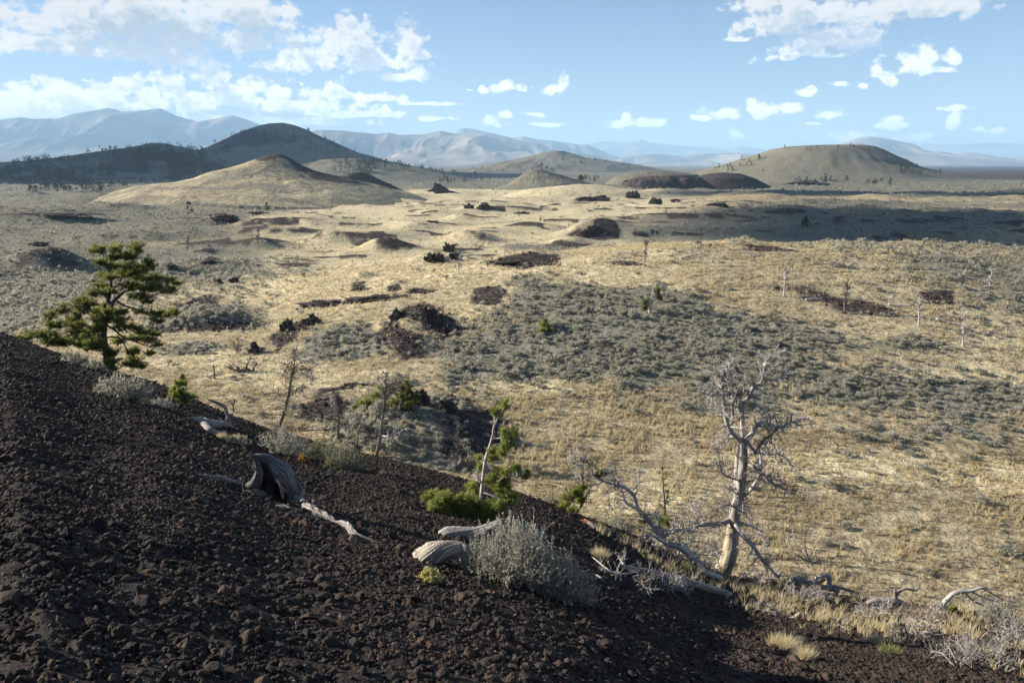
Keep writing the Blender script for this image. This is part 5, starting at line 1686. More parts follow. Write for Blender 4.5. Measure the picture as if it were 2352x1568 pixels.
A6 = (0, 840 / 1.6327, 1.8234 * 1.6327)      # left middle crop
F = Frame(*A6, (1225, 1215), 'slope')
small_pine('small bright green pine seedling on the slope edge right of the large pine', F, [(1225, 1215), (1228, 1150), (1232, 1090), (1233, 1040)], [8, 7, 5, 2],
           [(1233, 1050, 18, 20), (1225, 1085, 26, 20), (1250, 1100, 22, 18), (1200, 1120, 24, 20), (1240, 1140, 40, 22), (1180, 1150, 24, 18), (1210, 1175, 50, 24), (1165, 1185, 26, 16), (1260, 1170, 26, 18), (1270, 1195, 45, 20), (1230, 1205, 45, 18), (1320, 1180, 24, 12)], 640, M_YPINE, 40, .10, .014, 10, .15)
F = Frame(*A3, (190, 660), 'slope')
small_pine('half dead small pine with one green side at the slope edge', F, [(185, 665), (235, 585), (285, 485), (325, 395)], [15, 12, 8, 4],
           [(40, 580, 60, 35), (90, 530, 60, 40), (130, 590, 60, 28), (180, 470, 60, 45), (240, 450, 50, 35), (150, 440, 45, 30), (210, 520, 50, 35), (400, 250, 40, 22), (470, 240, 30, 20)], 660, M_YPINE, 30, .09, .010, 11, .2, M_DARKWOOD,
           [([(240, 400), (238, 300), (242, 200), (258, 90), (300, 15)], [9, 8, 7, 5, 2]), ([(330, 400), (300, 400), (240, 395), (190, 380)], [5, 4, 3, 2]), ([(165, 520), (100, 480), (55, 400)], [5, 4, 2]), ([(240, 570), (300, 560), (345, 580)], [5, 4, 2]), ([(250, 130), (310, 160), (370, 200)], [7, 5, 3])], nt=10, TL=.2)
F = Frame(*A3, (1098, 745), None)
small_pine('thin dark sapling behind the leaning dead tree', F, [(1098, 750), (1102, 640), (1098, 540), (1084, 400), (1080, 300), (1078, 205)], [11, 10, 9, 7, 5, 3],
           [(1076, 205, 22, 22), (1095, 260, 26, 22), (1085, 320, 26, 24), (1105, 370, 22, 24), (1135, 470, 30, 30), (1130, 520, 28, 26), (1040, 600, 26, 22), (1065, 625, 26, 18), (1130, 560, 26, 14)], 680, M_YPINE, 34, .10, .012, 10, .1,
           None, [([(1100, 590), (1150, 550), (1220, 545)], [4, 3, 1.5]), ([(1098, 570), (1060, 550), (1030, 550)], [4, 3, 1.5]), ([(1100, 660), (1040, 670), (960, 680)], [4, 3, 1.5]), ([(1100, 470), (1140, 430), (1165, 390)], [4, 3, 1.5])], nt=14, TL=.2)
F = Frame(*A3, (1040, 830), 'slope')
small_pine('low bright green pine shrub behind the leaning dead trunk', F, [(1040, 835), (1010, 800), (980, 780)], [10, 7, 4],
           [(820, 800, 50, 26), (900, 790, 50, 26), (990, 770, 60, 34), (1060, 790, 60, 34), (1130, 790, 50, 34), (1010, 815, 70, 26), (880, 815, 40, 20)], 690, M_YPINE, 26, .09, .011, 11, .3, name='pine_shrub')
A7 = (600.2, 796.2, 4.174)
F = Frame(*A7, (1020, 600), 'plain')
small_pine('low spreading bright green pine left on the cinder knoll', F, [(1000, 610), (1010, 570), (1040, 530)], [14, 10, 6],
           [(890, 580, 30, 26), (930, 560, 55, 40), (980, 530, 60, 38), (1030, 510, 60, 40), (1080, 480, 55, 38), (1130, 460, 45, 32), (1000, 570, 60, 28), (1070, 530, 50, 30), (1130, 500, 40, 30)], 700, M_YPINE, 26, .22, .03, 9, .8, name='pine_shrub')
F = Frame(*A7, (1330, 620), 'plain')
small_pine('dark bushy pine right on the cinder knoll beside black rocks', F, [(1330, 630), (1340, 540), (1370, 440), (1400, 330)], [16, 13, 9, 4],
           [(1400, 310, 32, 34), (1420, 360, 40, 34), (1360, 380, 40, 36), (1340, 440, 60, 42), (1420, 430, 50, 40), (1290, 490, 60, 40), (1380, 500, 70, 46), (1470, 460, 50, 34), (1240, 540, 40, 30), (1300, 560, 70, 40), (1400, 570, 80, 46), (1480, 520, 40, 36), (1330, 610, 60, 28), (1430, 620, 50, 24), (1250, 640, 50, 24)], 720, M_PINE, 24, .22, .03, 9, .9, name='pine_shrub')
F = Frame(0, 0, 1, (1250, 762), 'plain')
small_pine('single small yellow green pine on the sage swell', F, [(1250, 764), (1251, 752), (1252, 738)], [2, 1.4, .6],
           [(1252, 737, 5, 6), (1248, 746, 9, 7), (1256, 750, 9, 6), (1244, 756, 11, 6), (1258, 758, 9, 5)], 740, M_YPINE, 900, .28, .05, 8, .5, per=5)
F = Frame(0, 0, 1, (1494, 718), 'plain')
small_pine('half green old pine alone on top of the sage swell', F, [(1494, 719), (1492, 700), (1498, 680), (1500, 664)], [4, 3.4, 2.4, 1],
           [(1482, 690, 7, 8), (1478, 704, 8, 7), (1510, 672, 8, 8), (1516, 684, 7, 9), (1522, 714, 12, 5), (1508, 664, 5, 6)], 750, M_PINE, 700, .3, .06, 8, .6, M_SILVER,
           [([(1492, 705), (1484, 690), (1482, 672)], [2, 1.6, .8]), ([(1495, 700), (1504, 684), (1508, 666)], [2, 1.6, .8])], per=5, nt=14, TL=.8)


# ------------------------------------------------------------------ dead trees on the plain
def snag(label, F, trunk, r, limbs, seed, mat, nt, TL, up=.1, name='dead_tree', group=None, rmin=.022):
    nt = int(nt * 1.9); r = [q * .82 for q in r]
    t = thing(name, label, 'dead tree', F.P, group)
    limb(F, t, trunk, r, 'trunk', mat, nt, TL, 1, seed, k=8, up=up, rmin=rmin, groove=.1)
    for i, (L, rb, n2) in enumerate(limbs):
        limb(F, t, L, rb, 'branch', M_SILVER if i % 2 else mat, n2 * 2, TL * .9, 1, seed + 10 + i, up=up, rmin=rmin * .9)
    return t


F = Frame(*A7, (155, 790), 'plain')
snag('slender dead tree leaning right beyond the left slope edge', F, [(150, 800), (200, 680), (240, 540), (272, 400), (292, 280), (316, 180), (325, 20)], [24, 21, 18, 15, 12, 8, 2],
     [([(190, 650, .2), (90, 650, .6), (40, 680, .7), (20, 600, .6)], [8, 6, 4, 2], 8), ([(170, 760), (80, 740, -.4), (20, 720, -.6)], [8, 6, 2], 8), ([(250, 480), (120, 440, .5), (40, 460, .7)], [6, 4, 2], 12), ([(285, 320), (420, 270, -.5), (500, 340, -.6)], [6, 4, 2], 16),
      ([(300, 260), (400, 210, .5), (480, 240, .7)], [5, 4, 2], 16), ([(312, 190), (420, 130, -.5), (550, 180, -.7)], [5, 4, 2], 20), ([(262, 430), (340, 420, .4), (420, 390, .6)], [5, 3, 2], 10), ([(215, 620), (300, 610, -.5), (370, 560, -.6)], [5, 3, 2], 8), ([(318, 130), (260, 170, .3), (220, 250, .4)], [4, 3, 1], 10)], 800, M_DARKWOOD, 60, 1.0)
F = Frame(*A7, (735, 905), 'plain')
snag('dark bushy dead tree in the middle of three behind the slope', F, [(735, 910), (735, 780), (742, 660), (742, 560), (725, 490), (700, 430)], [17, 15, 13, 11, 8, 3],
     [([(742, 600), (790, 570, .4), (830, 530, .5)], [7, 5, 2], 16), ([(738, 640), (690, 560, -.4), (660, 470, -.6)], [7, 5, 2], 16), ([(736, 720), (660, 700, .5), (600, 860, .5)], [8, 6, 3], 14), ([(738, 760), (820, 790, -.4), (880, 800, -.5)], [6, 4, 2], 14), ([(740, 680), (680, 660, .5), (640, 690, .6)], [6, 4, 2], 14), ([(735, 850), (700, 880, 0), (705, 920, 0)], [7, 6, 4], 4)], 830, M_DARKWOOD, 70, .8)
F = Frame(*A7, (1105, 1050), 'plain')
snag('tall forked dead tree in front of the green pines on the knoll', F, [(1095, 1070), (1138, 880), (1160, 720), (1178, 560), (1186, 420), (1196, 240)], [24, 20, 17, 14, 10, 3],
     [([(1180, 560), (1215, 450, .3), (1272, 350, .5), (1312, 255, .6)], [10, 8, 6, 2], 18), ([(1145, 852), (1220, 862, -.5), (1290, 892, -.6)], [9, 7, 3], 8), ([(1125, 910), (1040, 880, .5), (1000, 850, .6)], [8, 6, 2], 10), ([(1150, 860), (1270, 840, .5), (1385, 785, .8)], [7, 5, 2], 10),
      ([(1160, 700), (1250, 700, -.3), (1250, 680, -.4)], [5, 4, 2], 6), ([(1152, 770), (1100, 740, .3), (1060, 700, .4)], [6, 4, 2], 8), ([(1130, 950), (1190, 1010, -.4), (1200, 1040, -.4)], [6, 4, 2], 6), ([(1182, 480), (1120, 300, .4), (1110, 280, .4)], [6, 4, 2], 8), ([(1190, 520), (1290, 410, .3), (1390, 350, .5)], [6, 4, 2], 10)], 860, M_DARKWOOD, 55, .7)
F = Frame(*A7, (1888, 1170), 'plain')
snag('small dead tree with one white side arm, left of the young pine', F, [(1890, 1190), (1884, 1060), (1882, 920), (1888, 830), (1890, 740)], [17, 15, 12, 8, 3],
     [([(1880, 912), (1940, 915, -.3), (2005, 902, -.4)], [10, 8, 4], 6), ([(1886, 1040), (1910, 1080, -.2), (1890, 1120, -.2)], [8, 8, 6], 2), ([(1884, 1000), (1840, 1000, .3), (1790, 1050, .4)], [5, 4, 2], 12), ([(1884, 980), (1960, 990, .3), (2010, 1010, .4)], [5, 4, 2], 12), ([(1882, 900), (1820, 860, .3), (1780, 880, .4)], [5, 4, 2], 10), ([(1886, 1130), (1840, 1150, -.3), (1790, 1190, -.3)], [6, 4, 2], 14)], 890, M_DARKWOOD, 45, .6)
F = Frame(*A7, (915, 975), 'plain')
snag('thin short dead tree just left of the forked one', F, [(915, 985), (922, 880), (938, 760), (922, 650)], [12, 10, 7, 2], [([(920, 900), (850, 920, .3)], [8, 5], 8), ([(932, 800), (960, 720, -.2), (980, 690, -.3)], [5, 3, 2], 8)], 920, M_DARKWOOD, 24, .55)
F = Frame(*A6, (1465, 1058), 'plain')
snag('small dark snag with a long low branch in the grass at left', F, [(1466, 1060), (1466, 1020), (1458, 965)], [8, 7, 3], [([(1460, 1030), (1420, 1045, .5), (1390, 1050, .8)], [5, 4, 2], 6), ([(1466, 1020), (1500, 1015, -.3), (1530, 1010, -.4)], [4, 3, 1], 6)], 940, M_DARKWOOD, 6, .5)
F = Frame(*A6, (1640, 1010), 'plain')
snag('dead tree fallen in the grass with its limbs pointing up', F, [(1740, 1000), (1680, 1000), (1620, 1000), (1560, 980)], [9, 8, 6, 3], [([(1690, 995), (1690, 960), (1720, 910)], [7, 5, 2], 8), ([(1630, 998), (1610, 970), (1590, 960)], [5, 3, 2], 8), ([(1730, 995), (1740, 970), (1750, 950)], [5, 3, 2], 8)], 960, M_DARKWOOD, 24, .9, .3)
F = Frame(*A6, (1597, 1285), 'plain')
snag('thin low snag just beyond the slope edge near the hooked branch', F, [(1597, 1290), (1598, 1240), (1602, 1195)], [6, 5, 2], [([(1598, 1250), (1580, 1220), (1575, 1210)], [3, 2, 1], 5)], 970, M_DARKWOOD, 14, .5)
F = Frame(*A6, (1620, 885), 'plain')
snag('bare dead shrub beside the black boulder in the left middle', F, [(1620, 890), (1622, 860), (1630, 800)], [4, 3, 1.5], [([(1621, 870), (1600, 830), (1590, 800)], [3, 2, 1], 8), ([(1621, 860), (1650, 830), (1665, 800)], [3, 2, 1], 8)], 975, M_DARKWOOD, 14, .8)
F = Frame(*A4, (820, 775), None)
t = thing('bare_shrub', 'leafless reddish shrub in the grass right of the tall trunk', 'shrub', F.P)
for i, L in enumerate([[(830, 775), (840, 720), (880, 640), (925, 585)], [(820, 775), (760, 740), (700, 755), (650, 750)], [(820, 770), (760, 690), (730, 610), (720, 570)], [(828, 770), (800, 680), (800, 600), (805, 540)], [(815, 775), (730, 720), (690, 640), (685, 600)], [(830, 772), (860, 740), (910, 690)]]):
    limb(F, t, [(q[0], q[1], (-.2 + .1 * i) * j / 3) for j, q in enumerate(L)], [6, 4.5, 3, 1.5], 'stem', M_DARKWOOD if i % 2 else M_PALE, 14, .4, 1, 980 + i, up=.3, rmin=.006)

# far ones: one mesh each
FAR = [(1481, 605, 52, 4, 'bare snag standing upright on the golden ridge in the middle'), (1628, 612, 38, 20, 'bare snag leaning right on the golden ridge'), (1800, 682, 66, 4, 'dense branched grey snag, left one above the brown streak'),
       (1940, 720, 78, 8, 'tall grey snag in the middle of the brown streak'), (2110, 748, 66, 2, 'thin grey snag below the brown streak'), (2212, 797, 82, 6, 'grey snag lowest on the right golden slope'),
       (2100, 598, 46, 26, 'bleached snag leaning right near the cloud shadow'), (2160, 592, 22, 2, 'small bleached snag near the cloud shadow'), (2272, 662, 48, 8, 'pale snag close to the right edge of the picture'),
       (2250, 630, 18, 14, 'low pale dead tree on the right golden slope'), (1055, 632, 44, 2, 'bare dead tree below the dark lava mounds'), (960, 570, 26, 10, 'dark dead tree between two cinder mounds'),
       (430, 578, 34, 3, 'wide bare tree on the left plain'), (388, 622, 50, 2, 'pole like snag beside a dark hump at left'), (180, 582, 36, 0, 'thin pole snag behind the large pine'), (592, 562, 34, 1, 'thin bare tree among small left mounds'),
       (1570, 558, 18, 2, 'tiny bare snag beyond the golden ridge'), (1655, 552, 26, 3, 'small pale snag at the shadow border'), (1610, 548, 30, 0, 'faint pale snag left of the shadow border'), (1425, 552, 20, 2, 'small pale snag beside the rocky dome'),
       (1948, 614, 16, 14, 'short dark leaning stub on the right slope'), (1240, 512, 16, 1, 'tiny pale dead tree in the far golden grass'), (1775, 640, 20, 2, 'small pale snag right of the leaning one')]
for i, (u, v, h, lean, lab) in enumerate(FAR):
    F = Frame(0, 0, 1, (u, v), 'plain')
    r_ = np.random.default_rng(1000 + i)
    mb = MB()
    Q, R = spline(F.pts([(u, v + 1), (u + lean * .35 + r_.normal(0, h * .03), v - h * .4), (u + lean * .7, v - h * .7), (u + lean, v - h)]), 16, np.array([h * .026, h * .021, h * .014, h * .006]) * F.m)
    tube(mb, Q, np.maximum(R, .03), 6, tone=.2, cap=True)
    twigs(mb, Q, R * .9, 26 if h > 30 else 16, h * F.m * .26, r_, 2, .12, .22, .022 + .00014 * F.P[1], cur=.35)
    tag(obj('dead_tree', mb, M_SILVER if i % 3 else M_DARKWOOD, org=F.P), lab, 'dead tree', 'bare snags far out on the plain')
LOGS = [(1435, 584, 48, 'fallen bleached tree on the golden ridge'), (1590, 592, 60, 'long fallen tree right on the golden ridge'), (1870, 690, 40, 'fallen branches at the foot of a brown streak snag'), (2065, 705, 45, 'pale fallen tree on the right slope below the streak'),
        (2180, 745, 50, 'fallen log on the right golden slope'), (2150, 792, 60, 'fallen dead tree left of the lowest right snag'), (1375, 545, 40, 'fallen pale trees beside the rocky dome'), (1335, 803, 22, 'short pale log lying in the sage swell'), (730, 700, 40, 'dead branches on the lava ledge end')]
for i, (u, v, w, lab) in enumerate(LOGS):
    F = Frame(0, 0, 1, (u, v), 'plain')
    r_ = np.random.default_rng(1100 + i)
    mb = MB()
    xs = np.linspace(-w / 2, w / 2, 5) * F.m + F.P[0]
    ys = F.P[1] + np.linspace(-1, 1, 5) * r_.uniform(-1, 1) * w * F.m * .3
    Q = np.stack([xs, ys, plain_z(xs, ys) + .22], -1)
    Q = spline(Q, 12)
    tube(mb, Q, np.linspace(.14, .05, 12), 6, tone=.2)
    twigs(mb, Q, np.linspace(.1, .05, 12), 12, w * F.m * .16, r_, 1, .5, .1, .018)
    tag(obj('fallen_tree', mb, M_SILVER, org=F.P), lab, 'fallen tree', 'fallen dead trees on the plain')


# ------------------------------------------------------------------ shrubs and plants on the slope
def leafy_shrub(label, u, v, w, h, seed, mat, ns, nl, leaf, wood, name='sagebrush', cat='sagebrush', which='slope', skew=0., stemr=.006, depth=.9, parts=True, kinds=None):
    p = place(u, v, which)
    m = mpp(p)
    W_, H_ = w * m, h * m
    r_ = np.random.default_rng(seed)
    t = thing(name, label, cat, p)
    ms, ml = MB(), MB()
    tips = []
    for i in range(ns):
        a = r_.uniform(0, 2 * PI); k = r_.uniform() ** .5
        e = p + np.array([np.cos(a) * k * W_ * .5 + skew * W_ * .5 * r_.uniform(0, 1), np.sin(a) * k * W_ * .5 * depth, H_ * (1.0 - .55 * k * k) * r_.uniform(.72, 1.08)])
        e[2] -= .33 * max(0, e[0] - p[0]) * (which == 'slope')
        b = p + np.array([r_.normal(0, .06), r_.normal(0, .06), 0]) * W_
        mid = (b + e) / 2 + np.array([(e[0] - b[0]) * .2, (e[1] - b[1]) * .2, -H_ * .08]) + r_.normal(0, .04, 3) * W_
        q = spline([b, mid, e], 9)
        q[1:] += r_.normal(0, .008, (8, 3)) * W_
        rr_ = np.linspace(stemr, stemr * .35, 9)
        tube(ms, q, rr_, 3, tone=r_.uniform(), cap=False)
        lines = [q[3:]]
        for _ in range(3):
            j = r_.integers(3, 8)
            d = nrm(nrm(q[j] - q[j - 1]) * .7 + r_.normal(0, .55, 3) + np.array([0, 0, .4])) * H_ * r_.uniform(.14, .32)
            s = spline([q[j], q[j] + d * .5 + r_.normal(0, .01, 3), q[j] + d + np.array([0, 0, .05 * H_])], 5)
            tube(ms, s, np.linspace(stemr * .5, stemr * .3, 5), 3, tone=r_.uniform(), cap=False)
            lines.append(s)
        for s in lines:
            for _ in range(nl):
                x = r_.uniform(.1, 1) * (len(s) - 1); j = min(int(x), len(s) - 2)
                tips.append(s[j] + (s[j + 1] - s[j]) * (x - j))
    tips = np.array(tips); n = len(tips)
    d = r_.normal(0, .6, (n, 3)) + np.array([0, 0, .8]); d /= np.linalg.norm(d, axis=1)[:, None]
    s = np.cross(d, r_.normal(0, 1, (n, 3))); s /= np.linalg.norm(s, axis=1)[:, None] + 1e-9
    L = leaf * r_.uniform(.6, 1.3, (n, 1))
    V = np.stack([tips - s * L * .2, tips + s * L * .2, tips + d * L * .75 + s * L * .22, tips + d * L * .75 - s * L * .22], 1).reshape(-1, 3)
    ml.add(V, Q=np.arange(n * 4).reshape(-1, 4), gr=V * 0, tone=np.repeat(r_.uniform(.1, .9, n), 4))
    obj('stem', ms, wood, t, p)
    obj('foliage', ml, mat, t, p, smooth=False)


leafy_shrub('big twiggy grey sagebrush in front of the curved log', 1182, 1338, 265, 142, 31, M_SAGE, 290, 8, .026, M_SAGESTEM, skew=.10, stemr=.0045)
leafy_shrub('darker low part of brush right below the big sagebrush', 1290, 1374, 165, 100, 32, M_SAGE, 150, 8, .026, M_SAGESTEM, skew=.1, stemr=.004)
leafy_shrub('grey green sagebrush on the slope edge under the large pine', 285, 915, 125, 58, 33, M_SAGE, 120, 6, .05, M_SAGESTEM, stemr=.006)
leafy_shrub('small pale sagebrush at the foot of the large pine', 217, 850, 52, 27, 34, M_SAGE, 60, 6, .05, M_SAGESTEM)
leafy_shrub('dark sagebrush between the large pine and the cinders', 170, 838, 70, 32, 35, M_SAGE, 60, 6, .06, M_DARKWOOD)
leafy_shrub('wide grey sagebrush behind the hollow stump', 650, 1040, 135, 56, 36, M_SAGE, 130, 6, .035, M_SAGESTEM, stemr=.005)
leafy_shrub('tall greenish sagebrush right of the hollow stump on the edge', 788, 1078, 120, 66, 37, M_RABBIT, 130, 6, .035, M_SAGESTEM, stemr=.005)
leafy_shrub('olive brush joining the two sagebrushes behind the stump', 722, 1056, 80, 44, 38, M_RABBIT, 80, 6, .035, M_SAGESTEM, stemr=.005)
leafy_shrub('dead grey brush on the slope edge below the seedling pine', 372, 935, 60, 24, 39, M_SAGE, 60, 3, .03, M_PALE, stemr=.006)
leafy_shrub('pale dead twiggy brush next to the log piece at left', 548, 1022, 60, 26, 40, M_GRASS, 50, 3, .03, M_PALE, stemr=.006)
leafy_shrub('yellow flowering plant at the foot of the twisted log', 990, 1338, 52, 34, 41, M_YELLOW, 34, 7, .026, M_RABBIT, name='flowering_plant', cat='plant', stemr=.003)
leafy_shrub('small orange flowering plant before the sagebrush behind the stump', 699, 1062, 24, 20, 42, M_ORANGE, 34, 7, .03, M_RABBIT, name='flowering_plant', cat='plant', stemr=.004)
leafy_shrub('grey green sagebrush at the lower right grass edge', 2062, 1475, 48, 50, 43, M_SAGE, 80, 6, .035, M_SAGESTEM, stemr=.004)
leafy_shrub('wide grey sagebrush behind the uprooted stump', 1835, 1318, 80, 42, 44, M_SAGE, 90, 6, .04, M_SAGESTEM, stemr=.005)
leafy_shrub('low sage at the right edge under the arched branch', 2290, 1430, 90, 44, 45, M_SAGE, 90, 6, .04, M_SAGESTEM, stemr=.005)
leafy_shrub('bright green leafy sprig under the arched branch', 2185, 1408, 26, 20, 46, M_YPINE, 24, 6, .06, M_PALE, name='green_plant', cat='plant')
leafy_shrub('grey sage left of the leaning dead trunk on the edge', 1425, 1205, 70, 36, 47, M_SAGE, 80, 6, .04, M_SAGESTEM)
leafy_shrub('yellow green bush at the foot of the tall dead tree', 1580, 1322, 42, 34, 48, M_RABBIT, 50, 6, .035, M_GRASS, stemr=.004)
leafy_shrub('tiny straw coloured plant on the left gravel near the log', 330, 930, 34, 14, 49, M_GRASS, 24, 4, .04, M_GRASS, name='dry_plant', cat='plant')
leafy_shrub('small dry plant on the cinders right of the hollow stump', 878, 1092, 16, 14, 50, M_GRASS, 18, 4, .03, M_GRASS, name='dry_plant', cat='plant')


def clump(label, u, v, w, h, seed, mat=None):
    p = place(u, v, 'slope'); m = mpp(p)
    r_ = np.random.default_rng(seed)
    mb = MB()
    n = 16
    P = p + np.stack([r_.normal(0, .2, n) * w * m, r_.normal(0, .2, n) * w * m, np.zeros(n)], -1)
    P[:, 2] = slope_z(P[:, 0], P[:, 1]) - .01
    blades(mb, P, np.full(n, h * m) * r_.uniform(.7, 1.1, n), np.full(n, .0045), 60, r_, .75, .1, r_.uniform(.4, .95, n), .22)
    tag(obj('grass_clump', mb, mat or M_GRASS, org=p, smooth=False), label, 'grass clump', 'grass clumps on the lower right cinders')


clump('straw grass clump on the cinders, upper left of the two big ones', 1795, 1486, 64, 36, 61)
clump('palest grass clump on the cinders, lower of the two big ones', 1852, 1514, 64, 32, 62)
clump('small straw grass clump at the cinder edge further right', 2000, 1478, 40, 24, 63)
clump('yellow green grass clump right of the straw ones', 2042, 1502, 42, 26, 64, M_RABBIT)
clump('thin dry grass clump below the bent end of the left log', 512, 1010, 30, 18, 65)
clump('dry grass clump left of the big brown fallen branch', 1380, 1285, 40, 28, 66)


# ------------------------------------------------------------------ lava rocks on the plain
def outcrop(label, u, v, w, h, seed, lean=0., blocky=.5, which='plain', name='lava_outcrop', peaks=None, sub=4):
    p = place(u, v, which); m = mpp(p)
    r_ = np.random.default_rng(seed)
    V, Fc = ico(sub)
    V = V.copy()
    prof = np.ones(len(V))
    if peaks:
        prof = np.interp(V[:, 0], np.linspace(-1, 1, len(peaks)), peaks)
    q = V * np.array([w * m * .5, w * m * .26, h * m * (1.35 if v > 520 else .9)]) 
    n1 = noise3(V * 2.6 + seed, seed); n2 = noise3(V * 6.5 + seed, seed + 2); n3 = noise3(V * 15 + seed, seed + 4)
    st = np.round(n1 * 6) / 6 * .6 + n1 * .4
    k = .45 + blocky * 1.5 * (st - .32) + .5 * (n2 - .5) + .28 * (n3 - .5)
    q = q * k[:, None] * 1.15
    q[:, 2] *= np.where(q[:, 2] > 0, prof, .4)
    q[:, 0] += lean * np.maximum(q[:, 2], 0)
    mb = MB(); mb.add(q + p + np.array([0, w * m * .15, -.06 * h * m]), T=Fc)
    tag(obj(name, mb, M_LAVA, org=p, smooth=False), label, 'lava rock', 'dark lava rocks on the plain')


OUT = [(1012, 441, 72, 26, 'pointed dark rock with a steep left face on the far plain', [.5, 1.4, 1.0, .6, .4, .25]),
       (1078, 479, 30, 18, 'left block of the low rock group in the middle plain', None), (1112, 480, 56, 18, 'larger right block of the low rock group in the middle plain', [.7, 1.2, 1, .8, .5]),
       (1150, 488, 28, 10, 'small rock just below the low rock group', None), (1200, 492, 54, 7, 'flat line of rocks right of the low group', None),
       (1355, 462, 116, 18, 'long low dark rock ridge on the far golden grass', [.4, .7, .9, 1, 1.2, .9]), (1453, 459, 58, 22, 'rounded rock hump at the right end of the long ridge', [.5, 1, 1.2, 1, .5]),
       (1505, 468, 42, 20, 'jagged rock right of the rounded hump', [.5, 1, 1.3, .8, .9, .4]), (1552, 462, 28, 8, 'small pointed rock right of the jagged rock', None), (1650, 474, 58, 9, 'flat scattered rocks near the far shadow', None),
       (1368, 545, 96, 24, 'rocky crown of the brown dome in the middle', [.3, .7, 1, 1.1, 1.2, .6, .3]), (1418, 548, 14, 9, 'single pointed stone beside the rocky dome', None),
       (1032, 580, 34, 22, 'black block with a cave like face among the mounds', None), (995, 604, 56, 22, 'dark broken lava mound left of the cave block', None), (1045, 596, 56, 14, 'flat topped lava ledge below the cave block', None),
       (912, 735, 44, 26, 'left lava block of the small collapsed crater', None), (985, 745, 74, 34, 'large crumbling lava wall of the small crater', [.6, 1, 1.1, .9, .5]), (1022, 768, 44, 18, 'lower end of the crumbling crater wall', None),
       (586, 812, 46, 26, 'single black boulder in the golden grass at left', [.6, .9, 1, .8, .5]), (502, 652, 24, 10, 'left one of two small dark rocks on the left slope', None), (538, 650, 32, 12, 'right one of two small dark rocks on the left slope', None),
       (962, 930, 72, 30, 'black rocks beside the dark pine on the knoll', None), (1028, 950, 44, 30, 'red brown lava lump on top of the knoll', None), (657, 760, 40, 26, 'rough rock at the head of the dark gully', None), (712, 745, 60, 16, 'low dark lava mound right of the gully', None),
       (85, 566, 60, 9, 'dark rock cap on the left knoll', None), (505, 507, 96, 16, 'dark rough lava mound on the left plain', None), (590, 492, 60, 7, 'flat dark rocks right of the left lava mound', None), (395, 622, 44, 13, 'dark hump beside the pole like snag', None),
       (480, 607, 44, 8, 'small dark mound below the wide bare tree', None), (860, 425, 60, 7, 'flat dark rocks right of the golden cone', None), (1275, 471, 40, 4, 'thin line of stones on the far golden grass', None), (905, 445, 24, 6, 'small dark rock below the far right foot of the golden cone', None),
       (1860, 424, 120, 12, 'dark lava strip with trees before the right hill', [.5, .8, 1, .9, .6, .4]), (135, 494, 250, 6, 'long low dark lava line across the left plain', [.5, 1, .7, 1, .8, 1, .4]), (990, 510, 40, 5, 'low dark stones in the middle grass', None),
       (750, 702, 150, 9, 'left part of the long black lava ledge', [.7, 1, .9, 1.1, 1]), (865, 692, 170, 9, 'right part of the long black lava ledge', [1, .9, 1.1, .8, .5]), (985, 672, 150, 6, 'thin upper end of the black lava ledge', [.8, 1, .7, .9, .4]),
       (1205, 605, 150, 7, 'low dark cinder rib above the sage swell', [.4, .8, 1, .6, .9, .4])]
for i, q in enumerate(OUT):
    outcrop(q[4], q[0], q[1], q[2], q[3], 1200 + i, peaks=q[5])
# rubble of loose lava on the knolls: one mass of stones
rr = np.random.default_rng(91)
rub = MB()
for P in CIND_P:
    lo, hi = P.min(0), P.max(0)
    A_ = np.prod(hi - lo)
    n = int(min(2200, A_ * 9 * min(1, (85 / max(np.hypot(*P.mean(0)), 60)) ** 1.6)))
    x = rr.uniform(lo[0], hi[0], n); y = rr.uniform(lo[1], hi[1], n)
    k = (poly_mask(x, y, P, .2) > rr.uniform(.25, .9, n)) & (slope_z(x, y) < plain_z(x, y))
    x, y = x[k], y[k]
    S_ = np.clip(rr.lognormal(-2.75, .5, len(x)), .03, .3) * (1 + np.hypot(x, y) / 300)
    scatter(rub, sh0, F0, np.stack([x, y, plain_z(x, y) + S_ * .1], -1), S_, rr, np.clip(.35 + rr.beta(1.5, 2.5, len(x)) * .6, 0, .9))
tag(obj('lava_rubble', rub, M_RUBBLE, smooth=False), 'loose dark lava rubble on the bare cinder patches', 'rubble', kind='stuff')


# ------------------------------------------------------------------ trees far out
def hill_z(x, y):
    z = plain_z(x, y)
    for wx, wy, wz in HILLS:
        gx, gy = wx[0], wy[:, 0]
        ins = (x > gx[0]) & (x < gx[-1]) & (y > gy[0]) & (y < gy[-1])
        if not ins.any(): continue
        i = np.clip(((x - gx[0]) / (gx[1] - gx[0])).round().astype(int), 0, len(gx) - 1)
        j = np.clip(((y - gy[0]) / (gy[1] - gy[0])).round().astype(int), 0, len(gy) - 1)
        z = np.where(ins, np.maximum(z, wz[j, i]), z)
    return z


def far_hit(u, v, rmin=0):
    d = pdir(u, v); hz = math.hypot(d[0], d[1])
    r = 200 * np.exp(np.arange(0, 2.7, .002))
    k = r / hz
    x, y, z = d[0] * k, d[1] * k, EYE[2] + d[2] * k
    g = hill_z(x, y)
    hit = np.nonzero((z <= g) & (r > rmin))[0]
    if len(hit) and (z < g)[r < rmin].any(): return None
    if not len(hit): return None
    i = hit[0]
    return np.array([x[i], y[i], g[i]])


